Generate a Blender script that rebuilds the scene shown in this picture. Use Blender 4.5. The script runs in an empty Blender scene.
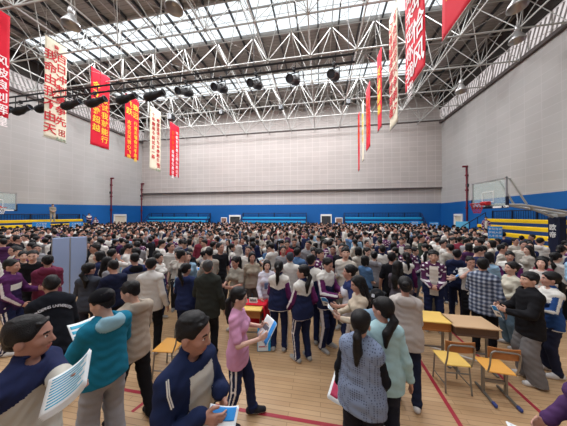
import bpy, math, random
import numpy as np
from mathutils import Vector, Matrix
random.seed(7); np.random.seed(7)
PI = math.pi
S = bpy.context.scene
COL = S.collection

# ------------------------------------------------------------------ camera, world, light, exposure
CAM = Vector((0, 0, 2.55)); F_PX = 210.0
YAW = math.atan2(36.5, F_PX); PITCH = math.atan2(2.5, F_PX)
cd = bpy.data.cameras.new('camera'); cam = bpy.data.objects.new('camera', cd); COL.objects.link(cam)
cd.sensor_width = 36; cd.lens = F_PX / 567 * 36; cd.clip_start = .05; cd.clip_end = 300
cam.location = CAM; cam.rotation_euler = (PI / 2 + PITCH, 0, YAW); S.camera = cam
FWD = Vector((-math.sin(YAW) * math.cos(PITCH), math.cos(YAW) * math.cos(PITCH), math.sin(PITCH)))
RGT = Vector((math.cos(YAW), math.sin(YAW), 0)); UPV = RGT.cross(FWD)
def ray(px, py): return FWD + RGT * ((px - 283.5) / F_PX) + UPV * ((213 - py) / F_PX)
def at_h(px, py, h):
    d = ray(px, py); return CAM + d * ((h - CAM.z) / d.z)
def at_z(px, py, z): return CAM + ray(px, py) * z
def to_px(p):
    v = Vector(p) - CAM; z = v.dot(FWD)
    return (283.5 + F_PX * v.dot(RGT) / z, 213 - F_PX * v.dot(UPV) / z, z)

S.view_settings.view_transform = 'Standard'; S.view_settings.look = 'None'
S.view_settings.gamma = 1; S.view_settings.use_curve_mapping = False
S.view_settings.exposure = 0.14
W = bpy.data.worlds.new('sky'); S.world = W; W.use_nodes = True
bg = W.node_tree.nodes['Background']; bg.inputs[0].default_value = (.86, .94, 1.0, 1); bg.inputs[1].default_value = 1.25
def area(name, loc, sx, sy, power, col=(.99, .99, 1), rot=(0, 0, 0)):
    l = bpy.data.lights.new(name, 'AREA'); l.shape = 'RECTANGLE'; l.size = sx; l.size_y = sy; l.energy = power; l.color = col
    o = bpy.data.objects.new(name, l); COL.objects.link(o); o.location = loc; o.rotation_euler = rot
    return o
# lamps boosting daylight under the roof-light strips, the nearer pair unseen added fill
for i, (y, pw) in enumerate(((22.8, 4300), (14.9, 3900), (5.5, 1900), (-3.0, 1500))):
    area('skylight_boost', (-7.5, y, 17.0), 32, 3.0, pw)

# ------------------------------------------------------------------ materials
def lin(c):
    if isinstance(c, str): c = [int(c[i:i + 2], 16) / 255 for i in (0, 2, 4)]
    return tuple(x / 12.92 if x <= .04045 else ((x + .055) / 1.055) ** 2.4 for x in c) + (1,)
_M = {}
def mat(name, col, rough=.8, metal=0., noise=.0, scale=8., bump=0., bscale=120., spec=.3):
    if name in _M: return _M[name]
    m = bpy.data.materials.new(name); m.use_nodes = True; nt = m.node_tree; b = nt.nodes['Principled BSDF']
    c = lin(col); b.inputs['Base Color'].default_value = c; b.inputs['Roughness'].default_value = rough
    b.inputs['Metallic'].default_value = metal; b.inputs['Specular IOR Level'].default_value = spec
    tc = nt.nodes.new('ShaderNodeTexCoord')
    if noise:
        n = nt.nodes.new('ShaderNodeTexNoise'); n.inputs['Scale'].default_value = scale; n.inputs['Detail'].default_value = 5
        nt.links.new(tc.outputs['Object'], n.inputs['Vector'])
        r = nt.nodes.new('ShaderNodeMix'); r.data_type = 'RGBA'
        r.inputs[6].default_value = tuple(x * (1 - noise) for x in c[:3]) + (1,)
        r.inputs[7].default_value = tuple(min(1, x * (1 + noise)) for x in c[:3]) + (1,)
        nt.links.new(n.outputs['Fac'], r.inputs[0]); nt.links.new(r.outputs[2], b.inputs['Base Color'])
    if bump:
        n2 = nt.nodes.new('ShaderNodeTexNoise'); n2.inputs['Scale'].default_value = bscale
        nt.links.new(tc.outputs['Object'], n2.inputs['Vector'])
        bp = nt.nodes.new('ShaderNodeBump'); bp.inputs['Strength'].default_value = bump; bp.inputs['Distance'].default_value = .01
        nt.links.new(n2.outputs['Fac'], bp.inputs['Height']); nt.links.new(bp.outputs[0], b.inputs['Normal'])
    _M[name] = m; return m
def cloth(col, name=None):
    return mat(name or 'cloth_' + col, col, .9, 0, .12, 14, .35, 16, .15)
def skin(col): return mat('skin_' + col, col, .55, 0, .05, 20, 0, 1, .35)
HAIR = mat('black_hair', '0f0e11', .5, 0, .3, 60, .5, 180, .25)
HAIR2 = mat('brown_black_hair', '1c1514', .5, 0, .3, 60, .5, 180, .25)
def tint(name, noise=.12):
    """cloth whose dye colour is the object's own colour"""
    m = mat(name, 'ffffff', .9, 0, 0, 1, .35, 16, .15); nt = m.node_tree
    oi = nt.nodes.new('ShaderNodeObjectInfo'); n = nt.nodes.new('ShaderNodeTexNoise'); n.inputs['Scale'].default_value = 14
    tc = nt.nodes.new('ShaderNodeTexCoord'); nt.links.new(tc.outputs['Object'], n.inputs['Vector'])
    mr = nt.nodes.new('ShaderNodeMapRange'); mr.inputs[3].default_value = 1 - noise; mr.inputs[4].default_value = 1 + noise
    nt.links.new(n.outputs['Fac'], mr.inputs[0])
    vm = nt.nodes.new('ShaderNodeVectorMath'); vm.operation = 'SCALE'
    nt.links.new(oi.outputs['Color'], vm.inputs[0]); nt.links.new(mr.outputs[0], vm.inputs['Scale'])
    nt.links.new(vm.outputs[0], nt.nodes['Principled BSDF'].inputs['Base Color'])
    return m
def brick_mat(name, c1, c2, cm, bw, rh, mortar, rough, axes='xy', spec=.3, offset=.5, noise=.08, nscale=.6, bumpy=0., wob=0.):
    m = bpy.data.materials.new(name); m.use_nodes = True; nt = m.node_tree; b = nt.nodes['Principled BSDF']
    b.inputs['Roughness'].default_value = rough; b.inputs['Specular IOR Level'].default_value = spec
    g = nt.nodes.new('ShaderNodeNewGeometry'); sp = nt.nodes.new('ShaderNodeSeparateXYZ'); cb = nt.nodes.new('ShaderNodeCombineXYZ')
    nt.links.new(g.outputs['Position'], sp.inputs[0])
    for k, a in enumerate(axes): nt.links.new(sp.outputs['xyz'.index(a)], cb.inputs[k])
    t = nt.nodes.new('ShaderNodeTexBrick'); t.offset = offset; t.inputs['Scale'].default_value = 1
    t.inputs['Color1'].default_value = lin(c1); t.inputs['Color2'].default_value = lin(c2); t.inputs['Mortar'].default_value = lin(cm)
    t.inputs['Brick Width'].default_value = bw; t.inputs['Row Height'].default_value = rh; t.inputs['Mortar Size'].default_value = mortar
    t.inputs['Mortar Smooth'].default_value = .3; t.inputs['Bias'].default_value = 0
    nt.links.new(cb.outputs[0], t.inputs['Vector'])
    n = nt.nodes.new('ShaderNodeTexNoise'); n.inputs['Scale'].default_value = nscale; n.inputs['Detail'].default_value = 6
    nt.links.new(cb.outputs[0], n.inputs['Vector'])
    mr = nt.nodes.new('ShaderNodeMapRange'); mr.inputs[1].default_value = .25; mr.inputs[2].default_value = .75
    mr.inputs[3].default_value = 1 - noise; mr.inputs[4].default_value = 1 + noise
    nt.links.new(n.outputs['Fac'], mr.inputs[0])
    vm = nt.nodes.new('ShaderNodeVectorMath'); vm.operation = 'SCALE'
    nt.links.new(t.outputs['Color'], vm.inputs[0]); nt.links.new(mr.outputs[0], vm.inputs['Scale'])
    nt.links.new(vm.outputs[0], b.inputs['Base Color'])
    if bumpy:
        bp = nt.nodes.new('ShaderNodeBump'); bp.inputs['Strength'].default_value = bumpy; bp.inputs['Distance'].default_value = .01; bp.invert = True
        nt.links.new(t.outputs['Fac'], bp.inputs['Height']); nt.links.new(bp.outputs[0], b.inputs['Normal'])
    return m
M_floor = brick_mat('maple_floor', 'bf9f7b', 'b18f6b', '8f7152', 1.1, .07, .004, .40, 'xy', .35, .37, .12, 1.3)
M_wallx = brick_mat('acoustic_panel_side', 'b3b2b0', 'afaeac', 'bbbab9', 1.2, .6, .02, .85, 'yz', .2, 0, .05, .35)
M_wally = brick_mat('acoustic_panel_end', 'b8b1ae', 'b3aca9', 'c6c0bd', 1.0, .62, .03, .85, 'xz', .2, 0, .05, .35)
M_blue = mat('blue_padding', '10599f', .6, 0, .06, .8)
M_bluedk = mat('blue_rail_panel', '163a72', .6); M_navy = mat('navy_vinyl', '141c36', .5)
M_cyan = mat('cyan_seat', '1d8fc4', .45); M_yellow = mat('yellow_seat', 'e2bb1c', .45, 0, .05, 2)
M_steel = mat('white_painted_steel', 'b2b3b0', .45, .0, .06, 3, spec=.4)
M_steeld = mat('dull_painted_steel', '9d9a95', .5, .0, .06, 3, spec=.4)
M_deck = brick_mat('roof_deck', '94908c', '8c8884', '74716d', 40, .3, .02, .8, 'xy', .2, 0, .06, .5)
M_dark = mat('dark_beam', '393b3f', .6); M_black = mat('black_metal', '131419', .45, 0, 0, spec=.4)
M_brown = mat('dark_ledge', '5a5352', .7); M_maroon = mat('maroon_pipe', '6a2431', .5)
M_chrome = mat('grey_chair_steel', '8d8b86', .35, .6); M_alu = mat('spun_aluminium', 'b4b4b4', .35, .7)
M_white = mat('matt_white', 'e4e4e2', .7); M_cream = mat('cream_door', 'd9d2bf', .6)
M_red = mat('red_rim', 'b3262c', .45); M_glassy = None
def mix_mat(name, kind, col, tr, rough=.2):
    m = bpy.data.materials.new(name); m.use_nodes = True; nt = m.node_tree
    b = nt.nodes['Principled BSDF']; b.inputs['Base Color'].default_value = lin(col); b.inputs['Roughness'].default_value = rough
    t = nt.nodes.new('ShaderNodeBsdfTransparent'); t.inputs[0].default_value = (1, 1, 1, 1)
    mx = nt.nodes.new('ShaderNodeMixShader'); mx.inputs[0].default_value = tr
    src = b
    if kind == 'translucent':
        src = nt.nodes.new('ShaderNodeBsdfTranslucent'); src.inputs[0].default_value = lin(col)
    nt.links.new(src.outputs[0], mx.inputs[1]); nt.links.new(t.outputs[0], mx.inputs[2])
    nt.links.new(mx.outputs[0], nt.nodes['Material Output'].inputs[0]); return m
M_glassy = mix_mat('clear_backboard', 'p', 'bcd0cc', .72, .08)
M_skyl = mix_mat('polycarbonate_skylight', 'translucent', 'ffffff', .85)
M_clere = mix_mat('frosted_clerestory', 'translucent', 'e8dcd8', .22)

# ------------------------------------------------------------------ mesh helpers
class MB:
    """collects boxes, tubes and lathes, links them as ONE mesh object"""
    def __init__(s): s.v = []; s.f = []; s.m = []
    def add(s, vs, fs, mi=0):
        o = len(s.v); s.v += [tuple(v) for v in vs]; s.f += [tuple(i + o for i in f) for f in fs]; s.m += [mi] * len(fs)
    def box(s, c, d, R=None, mi=0, bev=0.):
        c = Vector(c); x, y, z = (k / 2 for k in d)
        if bev <= 0:
            vs = [Vector((a * x, b * y, e * z)) for a in (-1, 1) for b in (-1, 1) for e in (-1, 1)]
            fs = [(0, 1, 3, 2), (4, 6, 7, 5), (0, 4, 5, 1), (2, 3, 7, 6), (0, 2, 6, 4), (1, 5, 7, 3)]
        else:
            vs = []; idx = {}
            for sx in (-1, 1):
                for sy in (-1, 1):
                    for sz in (-1, 1):
                        for ax in range(3):
                            p = [sx * (x - bev), sy * (y - bev), sz * (z - bev)]
                            p[ax] += (sx, sy, sz)[ax] * bev
                            idx[(sx, sy, sz, ax)] = len(vs); vs.append(Vector(p))
            fs = []
            for ax in range(3):
                u, w = [(1, 2), (2, 0), (0, 1)][ax]
                for sg in (-1, 1):
                    q = []
                    for a, b in ((-1, -1), (1, -1), (1, 1), (-1, 1)):
                        t = [0, 0, 0]; t[ax] = sg; t[u] = a; t[w] = b; q.append(idx[(*t, ax)])
                    fs.append(tuple(q if sg > 0 else q[::-1]))
                for a in (-1, 1):
                    for b in (-1, 1):
                        t0 = [0, 0, 0]; t1 = [0, 0, 0]; t0[u] = a; t0[w] = b; t1[u] = a; t1[w] = b; t0[ax] = -1; t1[ax] = 1
                        q = [idx[(*t0, u)], idx[(*t1, u)], idx[(*t1, w)], idx[(*t0, w)]]
                        fs.append(tuple(q if a * b > 0 else q[::-1]))
            for sx in (-1, 1):
                for sy in (-1, 1):
                    for sz in (-1, 1):
                        q = [idx[(sx, sy, sz, k)] for k in range(3)]
                        fs.append(tuple(q if sx * sy * sz > 0 else q[::-1]))
        if R is not None: vs = [R @ v for v in vs]
        s.add([v + c for v in vs], fs, mi); return s
    def tube(s, pts, r, n=6, mi=0, cap=True):
        pts = [Vector(p) for p in pts]; rs = r if isinstance(r, (list, tuple)) else [r] * len(pts)
        rings = []; up = None
        for i, p in enumerate(pts):
            d = (pts[min(i + 1, len(pts) - 1)] - pts[max(i - 1, 0)]).normalized()
            if up is None: up = Vector((0, 0, 1)) if abs(d.z) < .95 else Vector((1, 0, 0))
            a = d.cross(up).normalized(); b = d.cross(a).normalized() ; up = -b if (-b).dot(up) > 0 else b
            b = a.cross(d)
            rings.append([p + a * (rs[i] * math.cos(2 * PI * k / n)) + b * (rs[i] * math.sin(2 * PI * k / n)) for k in range(n)])
        vs = [v for rg in rings for v in rg]; fs = []
        for i in range(len(pts) - 1):
            for k in range(n):
                k2 = (k + 1) % n; fs.append((i * n + k, i * n + k2, (i + 1) * n + k2, (i + 1) * n + k))
        if cap: fs += [tuple(range(n))[::-1], tuple(range((len(pts) - 1) * n, len(pts) * n))]
        s.add(vs, fs, mi); return s
    def lathe(s, prof, c=(0, 0, 0), R=None, n=16, mi=0):
        c = Vector(c); vs = []; fs = []
        for r, z in prof:
            for k in range(n):
                v = Vector((r * math.cos(2 * PI * k / n), r * math.sin(2 * PI * k / n), z)); vs.append((R @ v if R is not None else v) + c)
        for i in range(len(prof) - 1):
            for k in range(n):
                k2 = (k + 1) % n; fs.append((i * n + k, i * n + k2, (i + 1) * n + k2, (i + 1) * n + k))
        s.add(vs, fs, mi); return s
    def build(s, name, m, parent=None, smooth=False, col=None):
        me = bpy.data.meshes.new(name); me.from_pydata(s.v, [], s.f)
        ms = m if isinstance(m, (list, tuple)) else [m]
        for k in ms: me.materials.append(k)
        if len(ms) > 1: me.polygons.foreach_set('material_index', s.m)
        if smooth: me.polygons.foreach_set('use_smooth', [True] * len(me.polygons))
        me.update(); o = bpy.data.objects.new(name, me); COL.objects.link(o)
        if parent is not None: o.parent = parent
        return o
def tag(o, label, cat, group=None, kind=None):
    o['label'] = label; o['category'] = cat
    if group: o['group'] = group
    if kind: o['kind'] = kind
    return o
def thing(name, label, cat, loc=(0, 0, 0), rz=0., group=None):
    o = bpy.data.objects.new(name, None); COL.objects.link(o); o.empty_display_size = .1
    o.location = loc; o.rotation_euler = (0, 0, rz); return tag(o, label, cat, group)
def struct(o, label=None, cat=None):
    o['kind'] = 'structure'
    if label: o['label'] = label
    if cat: o['category'] = cat
    return o
def dup(o, parent=None):
    c = o.copy(); COL.objects.link(c)
    if parent is not None: c.parent = parent
    for ch in o.children: dup(ch, c)
    return c
def text(name, body, size, m, parent, M4, align='CENTER', bold=0., thick=.004, spacing=1., lsp=1.0):
    cu = bpy.data.curves.new(name, 'FONT'); cu.body = body; cu.size = size; cu.align_x = align; cu.align_y = 'CENTER'
    cu.extrude = thick; cu.offset = bold; cu.space_line = lsp; cu.resolution_u = 2; cu.space_character = spacing
    t = bpy.data.objects.new(name + '_curve', cu); COL.objects.link(t)
    bpy.context.view_layer.update()
    me = bpy.data.meshes.new_from_object(t.evaluated_get(bpy.context.evaluated_depsgraph_get()))
    bpy.data.objects.remove(t); bpy.data.curves.remove(cu)
    me.materials.clear(); me.materials.append(m); me.name = name
    me.transform(M4); o = bpy.data.objects.new(name, me); COL.objects.link(o)
    if parent is not None: o.parent = parent
    return o
def basis(origin, ex, ey):
    ex = Vector(ex).normalized(); ey = Vector(ey); ez = ex.cross(ey).normalized(); ey = ez.cross(ex)
    return Matrix(((ex.x, ey.x, ez.x, origin[0]), (ex.y, ey.y, ez.y, origin[1]), (ex.z, ey.z, ez.z, origin[2]), (0, 0, 0, 1)))

# ------------------------------------------------------------------ the hall
XL, XR, YF, YB = -27.5, 14.7, 28.8, -9.0
HT, HB = 17.2, 13.95              # top and bottom grid of the roof frame
def boxobj(name, lo, hi, m, parent=None, bev=0.):
    b = MB(); b.box([(a + c) / 2 for a, c in zip(lo, hi)], [c - a for a, c in zip(lo, hi)], bev=bev); return b.build(name, m, parent)
struct(boxobj('floor', (XL - .3, YB, -.2), (XR + .3, YF + .3, 0), M_floor), 'tan wooden plank sports floor of the hall', 'floor')
wl = struct(boxobj('wall_left', (XL - .3, YB, 0), (XL, YF + .3, HB), M_wallx), 'grey panelled left side wall of the hall', 'wall')
wr = struct(boxobj('wall_right', (XR, YB, 0), (XR + .3, YF + .3, HB), M_wallx), 'grey panelled right side wall of the hall', 'wall')
struct(boxobj('wall_near_blocker', (XL, YB - .3, 0), (XR, YB, 17.6), M_wally), 'unseen end wall added behind the viewer to block sky light', 'wall')  # unseen wall, added to keep open sky light off the foreground
wf = struct(boxobj('wall_far', (XL, YF, 0), (XR, YF + .3, 17.6), M_wally), 'pinkish grey panelled far wall of the hall', 'wall')
up = MB(); up.box((( XL + XR) / 2, YF - .12, (6.0 + 14.2) / 2), (XR - XL, .24, 8.2)); up.build('upper_panelling', M_wally, wf)
lg = MB(); lg.box(((XL + XR) / 2, YF - .17, 5.96), (XR - XL, .34, .12)); lg.build('ledge', M_brown, wf)
l2 = MB(); l2.box(((XL + XR) / 2, YF - .2, 14.25), (XR - XL, .3, .18)); l2.build('top_beam', M_brown, wf)
l3 = MB(); l3.box(((XL + XR) / 2, YF - .25, 6.75), (XR - XL, .03, .05)); l3.build('seam', mat('pale_seam', 'c9c4c2', .8), wf)
for nm, x0, x1, wall in (('left', XL, XL + .04, wl), ('right', XR - .04, XR, wr)):
    b = MB()
    if nm == 'left':          # this padding is lower towards the near end
        b.add([(x0, YB, 0), (x1, YB, 0), (x1, YF, 0), (x0, YF, 0), (x0, YB, 2.9), (x1, YB, 2.9), (x1, YF, 4.08), (x0, YF, 4.08)],
              [(0, 3, 2, 1), (4, 5, 6, 7), (0, 1, 5, 4), (2, 3, 7, 6), (1, 2, 6, 5), (0, 4, 7, 3)])
    else: b.box(((x0 + x1) / 2, (YB + YF) / 2, 2.02), (.04, YF - YB, 4.04))
    b.build('blue_padding', M_blue, wall)
b = MB(); b.box(((XL + XR) / 2, YF - .02, 2.04), (XR - XL, .04, 4.08)); b.build('blue_padding', M_blue, wf)
# clerestory strips above the side walls
n_win = 0
for sx, x in ((-1, XL), (1, XR)):
    n_win += 1
    w = struct(boxobj('window_%d' % n_win, (x - .03, YB, HB + .15), (x + .03, YF, 15.7), M_clere), 'frosted clerestory strip above the %s wall' % ('left' if sx < 0 else 'right'), 'window')
    for k in range(24):
        y = YF - .2 - 1.57 * k
        boxobj('mullion', (x - .05, y - .04, HB + .15), (x + .05, y + .04, 15.7), M_steeld, w)
    lv = MB()
    for k in range(110): lv.box((x - sx * .06, YF - .3 - .34 * k, 14.85), (.02, .12, 1.45), R=Matrix.Rotation(.35, 3, 'X'))
    lv.build('louvre', mat('louvre_grey', '8f8a88', .7), w)
    struct(boxobj('trim_%d' % n_win, (x - .25, YB, HB - .1), (x + .25, YF, HB + .15), M_brown), 'dark ledge along the top of the %s wall' % ('left' if sx < 0 else 'right'), 'ledge')
    struct(boxobj('wall_%s_eaves' % ('left' if sx < 0 else 'right'), (x - .15, YB, 15.7), (x + .15, YF, 17.6), mat('eaves_brown', '3a3634', .8)), 'dark eaves band above the clerestory', 'wall')
# roof deck with roof-light strips
STR = ((-4.6, -1.4), (3.9, 7.1), (13.4, 16.55), (21.2, 24.4)); SX0, SX1 = -25.2, 9.4  # the nearer pair of strips is unseen, added to spread the light
deck = MB(); y0 = YB; zr = 17.55
for a, c in STR:
    deck.box(((XL + XR) / 2, (y0 + a) / 2, zr), (XR - XL + .6, a - y0, .1))
    deck.box(((XL + SX0) / 2, (a + c) / 2, zr), (SX0 - XL + .3, c - a, .1)); deck.box(((XR + SX1) / 2, (a + c) / 2, zr), (XR - SX1 + .3, c - a, .1)); y0 = c
deck.box(((XL + XR) / 2, (y0 + YF) / 2, zr), (XR - XL + .6, YF - y0 + .6, .1))
ceil = struct(deck.build('ceiling', M_deck), 'grey corrugated roof deck seen from below', 'ceiling')
for k in range(27):
    x = -26.9 + 1.575 * k
    b = MB(); b.box((x, (YB + YF) / 2, 17.36), (.09, YF - YB, .22)); b.build('purlin', M_dark, ceil)
for k, (a, c) in enumerate(STR):
    n_win += 1
    w = struct(boxobj('window_%d' % n_win, (SX0, a, 17.56), (SX1, c, 17.6), M_skyl), 'roof-light strip %s' % ('nearest the far wall' if k == 3 else 'above the middle of the hall' if k == 2 else 'added unseen over the near half for light'), 'skylight')
    fr = MB()
    for yy in (a, c): fr.box(((SX0 + SX1) / 2, yy, 17.42), (SX1 - SX0, .14, .26))
    fr.box(((SX0 + SX1) / 2, a + (c - a) * .3, 17.45), (SX1 - SX0, .07, .12))
    fr.build('skylight_frame', M_steeld, w)
# space frame
sf = struct(thing('roof_space_frame', 'white steel tube space frame carrying the roof', 'truss'))
TX = [-27.43 + 3.15 * k for k in range(14)]; TY = [16.5 + 3.15 * k for k in range(-4, 4)] + [28.6]
BX = [-25.85 + 3.15 * k for k in range(13)] + [14.5]; BY = [14.93 + 3.15 * k for k in range(-4, 5)]
TY[-2] = min(TY[-2], 25.95)
for y in TY: MB().tube([(XL, y, HT), (XR, y, HT)], .04).build('top_chord', M_steel, sf)
for x in TX: MB().tube([(x, TY[0], HT), (x, YF, HT)], .038).build('top_chord', M_steel, sf)
for y in BY: MB().tube([(XL, y, HB), (XR, y, HB)], .05).build('bottom_chord', M_steel, sf)
for x in BX: MB().tube([(x, TY[0], HB), (x, YF, HB)], .047).build('bottom_chord', M_steel, sf)
webs = []
for x in BX:
    for y in BY:
        for tx in TX:
            for ty in TY:
                if abs(tx - x) < 1.9 and abs(ty - y) < 1.9: webs.append(((x, y, HB), (tx, ty, HT)))
def vis(p):
    q = to_px(p); return q[2] > 1 and -15 < q[0] < 582 and -15 < q[1] < 440
webs.sort(key=lambda w: (not (vis(w[0]) and vis(w[1])), (Vector(w[0]) - CAM).length))
for a, c in webs[:100]: MB().tube([a, c], .027).build('diagonal_strut', M_steel, sf)
b = MB()
for a, c in webs[100:]: b.tube([a, c], .027, 5)
b.build('diagonal_struts', M_steel, sf)['kind'] = 'stuff'
nodes = [(x, y, HT) for x in TX for y in TY] + [(x, y, HB) for x in BX for y in BY]
nodes.sort(key=lambda p: (not vis(p), (Vector(p) - CAM).length))
ball = [(math.sin(PI * i / 6) * .095, -math.cos(PI * i / 6) * .095) for i in range(7)]
for p in nodes[:100]: MB().lathe(ball, p, n=8).build('node_ball', M_steel, sf, True)
b = MB()
for p in nodes[100:]: b.lathe(ball, p, n=6)
b.build('node_balls', M_steel, sf, True)['kind'] = 'stuff'
# thin bracing rods in the web plane, only seen as pale lines
b = MB()
for i in range(len(BX) - 1):
    for j in range(len(BY) - 1):
        b.tube([(BX[i], BY[j], HB), (BX[i + 1], BY[j + 1], HB)] if (i + j) % 2 else [(BX[i + 1], BY[j], HB), (BX[i], BY[j + 1], HB)], .016, 4)
for i in range(len(TX) - 1):
    for j in range(len(TY) - 1):
        b.tube([(TX[i], TY[j], HT), (TX[i + 1], TY[j + 1], HT)] if (i + j) % 2 else [(TX[i + 1], TY[j], HT), (TX[i], TY[j + 1], HT)], .018, 4)
        b.tube([(TX[i], (TY[j] + TY[j + 1]) / 2, HT + .1), (TX[i + 1], (TY[j] + TY[j + 1]) / 2, HT + .1)], .02, 4)
b.build('bracing_rod', M_steeld, sf)['kind'] = 'stuff'

# floor markings: flat paint on the boards
def paint(pts, w, m, name, label):
    b = MB()
    for p, q in zip(pts[:-1], pts[1:]):
        p = Vector(p); q = Vector(q); d = (q - p).normalized(); n = Vector((-d.y, d.x, 0)) * w / 2
        b.add([(p - n) + Vector((0, 0, .003)), (q - n) + Vector((0, 0, .003)), (q + n) + Vector((0, 0, .003)), (p + n) + Vector((0, 0, .003))], [(0, 1, 2, 3)])
    return struct(b.build(name, m), label, 'floor marking')
M_redp = mat('red_court_paint', '9c2b3a', .45); M_whp = mat('white_court_paint', 'cfcac0', .5)
A0, A1 = at_h(421, 362, 0), at_h(462, 428, 0); dA = (A1 - A0).normalized()
paint([A0 - dA * 3, A1 + dA * 1], .055, M_redp, 'trim_11', 'red court line running past the left student chair')
B0, B1 = at_h(455, 335, 0), at_h(540, 412, 0); dB = (B1 - B0).normalized()
paint([B0 - dB * 2, B1 + dB * 1], .05, M_redp, 'trim_12', 'red court line running under the right student chair')
C0, C1 = at_h(131, 391, 0), at_h(322, 424, 0); dC = (C1 - C0).normalized()
paint([C0 - dC * 1.6, C1 + dC * .4], .05, M_redp, 'trim_13', 'red court line crossing the open floor in front')
D0, D1 = at_h(180, 330, 0), at_h(207, 318, 0)
paint([at_h(132, 412, 0), at_h(150, 398, 0)], .05, M_redp, 'trim_14', 'short red court line beside the black trainers')
paint([at_h(415, 342, 0), at_h(545, 381, 0)], .05, M_whp, 'trim_15', 'white court line behind the student chairs')

# wall pipes
for (x, y, lab) in ((XL + .12, 23.6, 'maroon wall pipe halfway along the far end of the left wall'), (XL + .15, YF - .4, 'maroon wall pipe in the far left corner'), (XR - .12, 24.0, 'maroon wall pipe on the right wall beside the backboard')):
    t = thing('wall_pipe', lab, 'pipe', (x, y, 0), 0, None); sx = 1 if x < 0 else -1
    MB().tube([(0, 0, 0), (0, 0, 7.5)], .075, 10).build('pipe', M_maroon, t, True)
    MB().tube([(-sx * .1, 0, 7.5), (sx * .35, 0, 7.5)], .1, 8).build('top_elbow', M_maroon, t)
    for z in (1.5, 3.3, 5.1, 6.6): MB().lathe([(.0, -.07), (.15, -.07), (.15, .07), (0, .07)], (0, 0, z), n=10).build('collar', M_maroon, t)
    MB().box((-sx * .06, 0, 5.6), (.2, .3, .3), bev=.03).build('valve_box', M_dark, t)
# doors
def door(n, x, y, w, h, axis, lab, dark=False):
    fm = MB(); dm = MB(); hm = MB()
    def pt(u, v, d): return (x + u, y - d, v) if axis == 'y' else (x - d * (1 if x > 0 else -1), y + u, v)
    def dims(a, v, d): return (a, d, v) if axis == 'y' else (d, a, v)
    for u in (-w / 2 - .06, w / 2 + .06): fm.box(pt(u, h / 2, .08), dims(.12, h, .16))
    fm.box(pt(0, h + .1, .08), dims(w + .24, .25, .16))
    o = struct(fm.build('door_%d' % n, M_white), lab, 'door')
    dm.box(pt(-w / 4, h / 2, .05), dims(w / 2 - .02, h, .06)); dm.box(pt(w / 4, h / 2, .05), dims(w / 2 - .02, h, .06))
    dm.build('door_leaf', M_dark if dark else M_cream, o)
    hm.box(pt(.1, 1.05, .12), dims(.06, .3, .05)); hm.build('door_handle', M_chrome, o)
door(1, XR, 25.4, 1.1, 2.5, 'x', 'cream door in the blue padding of the right wall')
door(2, XL, 24.9, 1.6, 2.5, 'x', 'cream double door in the blue padding of the left wall')
door(3, at_z(231, 218, 29).x, YF, 1.5, 2.4, 'y', 'dark door left of the middle blue bleacher', True)
door(4, at_z(326, 218, 29).x, YF, 1.2, 2.5, 'y', 'dark door with white frame right of the middle blue bleacher', True)
door(5, at_z(376, 222, 28).x + 9.2, YF, .9, 2.2, 'y', 'dark door beside the right end of the far wall', True)
for px, lab in ((217, 'small framed notice left of the dark far door'), (338.5, 'small framed notice right of the white-framed far door')):
    p = at_z(px, 219.5, 28.6); t = thing('notice_board', lab, 'notice board', (p.x, YF - .05, 1.6), 0)
    MB().box((0, 0, .3), (.95, .05, .75), bev=.02).build('frame', M_white, t); MB().box((0, -.03, .3), (.75, .03, .55)).build('notice', mat('notice_print', '8a6a60', .8, 0, .3, 4), t)

# retractable bleachers
def bleacher(lab, ctr, length, rz, seatm, rows=4, rise=.42, run=.5, z0=.45, grp=None, rail=.85):
    t = thing('bleacher', lab, 'bleacher', ctr, rz, grp)       # local: length along x, climbs towards +y
    for k in range(rows):
        z = z0 + rise * k; y = run * k
        MB().box((0, y + run * .5, z - .06), (length, run, .06)).build('step_board', M_bluedk, t)
        MB().box((0, y + run * .5, z + .04), (length, run * .62, .36), bev=.05).build('seat_row', seatm, t)
        MB().box((0, y + .03, z - rise / 2 - .05), (length, .04, rise - .06)).build('riser', M_bluedk, t)
    ztop = z0 + rise * (rows - 1); yb = run * rows + .1
    r = MB(); r.tube([(-length / 2, yb, ztop + rail), (length / 2, yb, ztop + rail)], .04); r.tube([(-length / 2, yb, ztop + .12), (length / 2, yb, ztop + .12)], .035)
    n = max(2, int(length / .18))
    for i in range(n + 1): r.tube([(-length / 2 + length * i / n, yb, ztop), (-length / 2 + length * i / n, yb, ztop + rail)], .014, 4)
    nm = max(1, int(length / 1.8))
    for i in range(nm + 1): r.box((-length / 2 + length * i / nm, yb, ztop + rail / 2), (.1, .07, rail + .1))
    r.build('back_railing', M_navy, t)
    for sx in (-1, 1):
        e = MB()
        for k in range(rows): e.box((sx * (length / 2 + .03), run * k + run / 2, (z0 + rise * k) / 2), (.05, run, z0 + rise * k))
        for k in range(4): e.tube([(sx * (length / 2 + .03), .2 + k * run * rows / 4, z0 + rise * k * rows / 4.5), (sx * (length / 2 + .03), .2 + k * run * rows / 4, z0 + rise * k * rows / 4.5 + .9)], .03)
        e.tube([(sx * (length / 2 + .03), .2, z0 + .9), (sx * (length / 2 + .03), .2 + 3 * run * rows / 4, z0 + rise * 3 * rows / 4.5 + .9)], .035)
        e.build('end_panel', M_navy, t)
    return t
for (pa, pb, lab) in ((146, 207, 'blue retractable bleacher at the left of the far wall'), (241, 306, 'blue retractable bleacher in the middle of the far wall'), (345, 424, 'blue retractable bleacher at the right of the far wall')):
    xa = at_z(pa, 218, 1); xb = at_z(pb, 218, 1); Yc = 27.4
    xa = xa.x / xa.y * Yc; xb = xb.x / xb.y * Yc
    bleacher(lab, ((xa + xb) / 2, 26.6, 0), xb - xa, 0, M_cyan, 4, .50, .42, .62, 'blue far-wall bleachers', .75)
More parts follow.
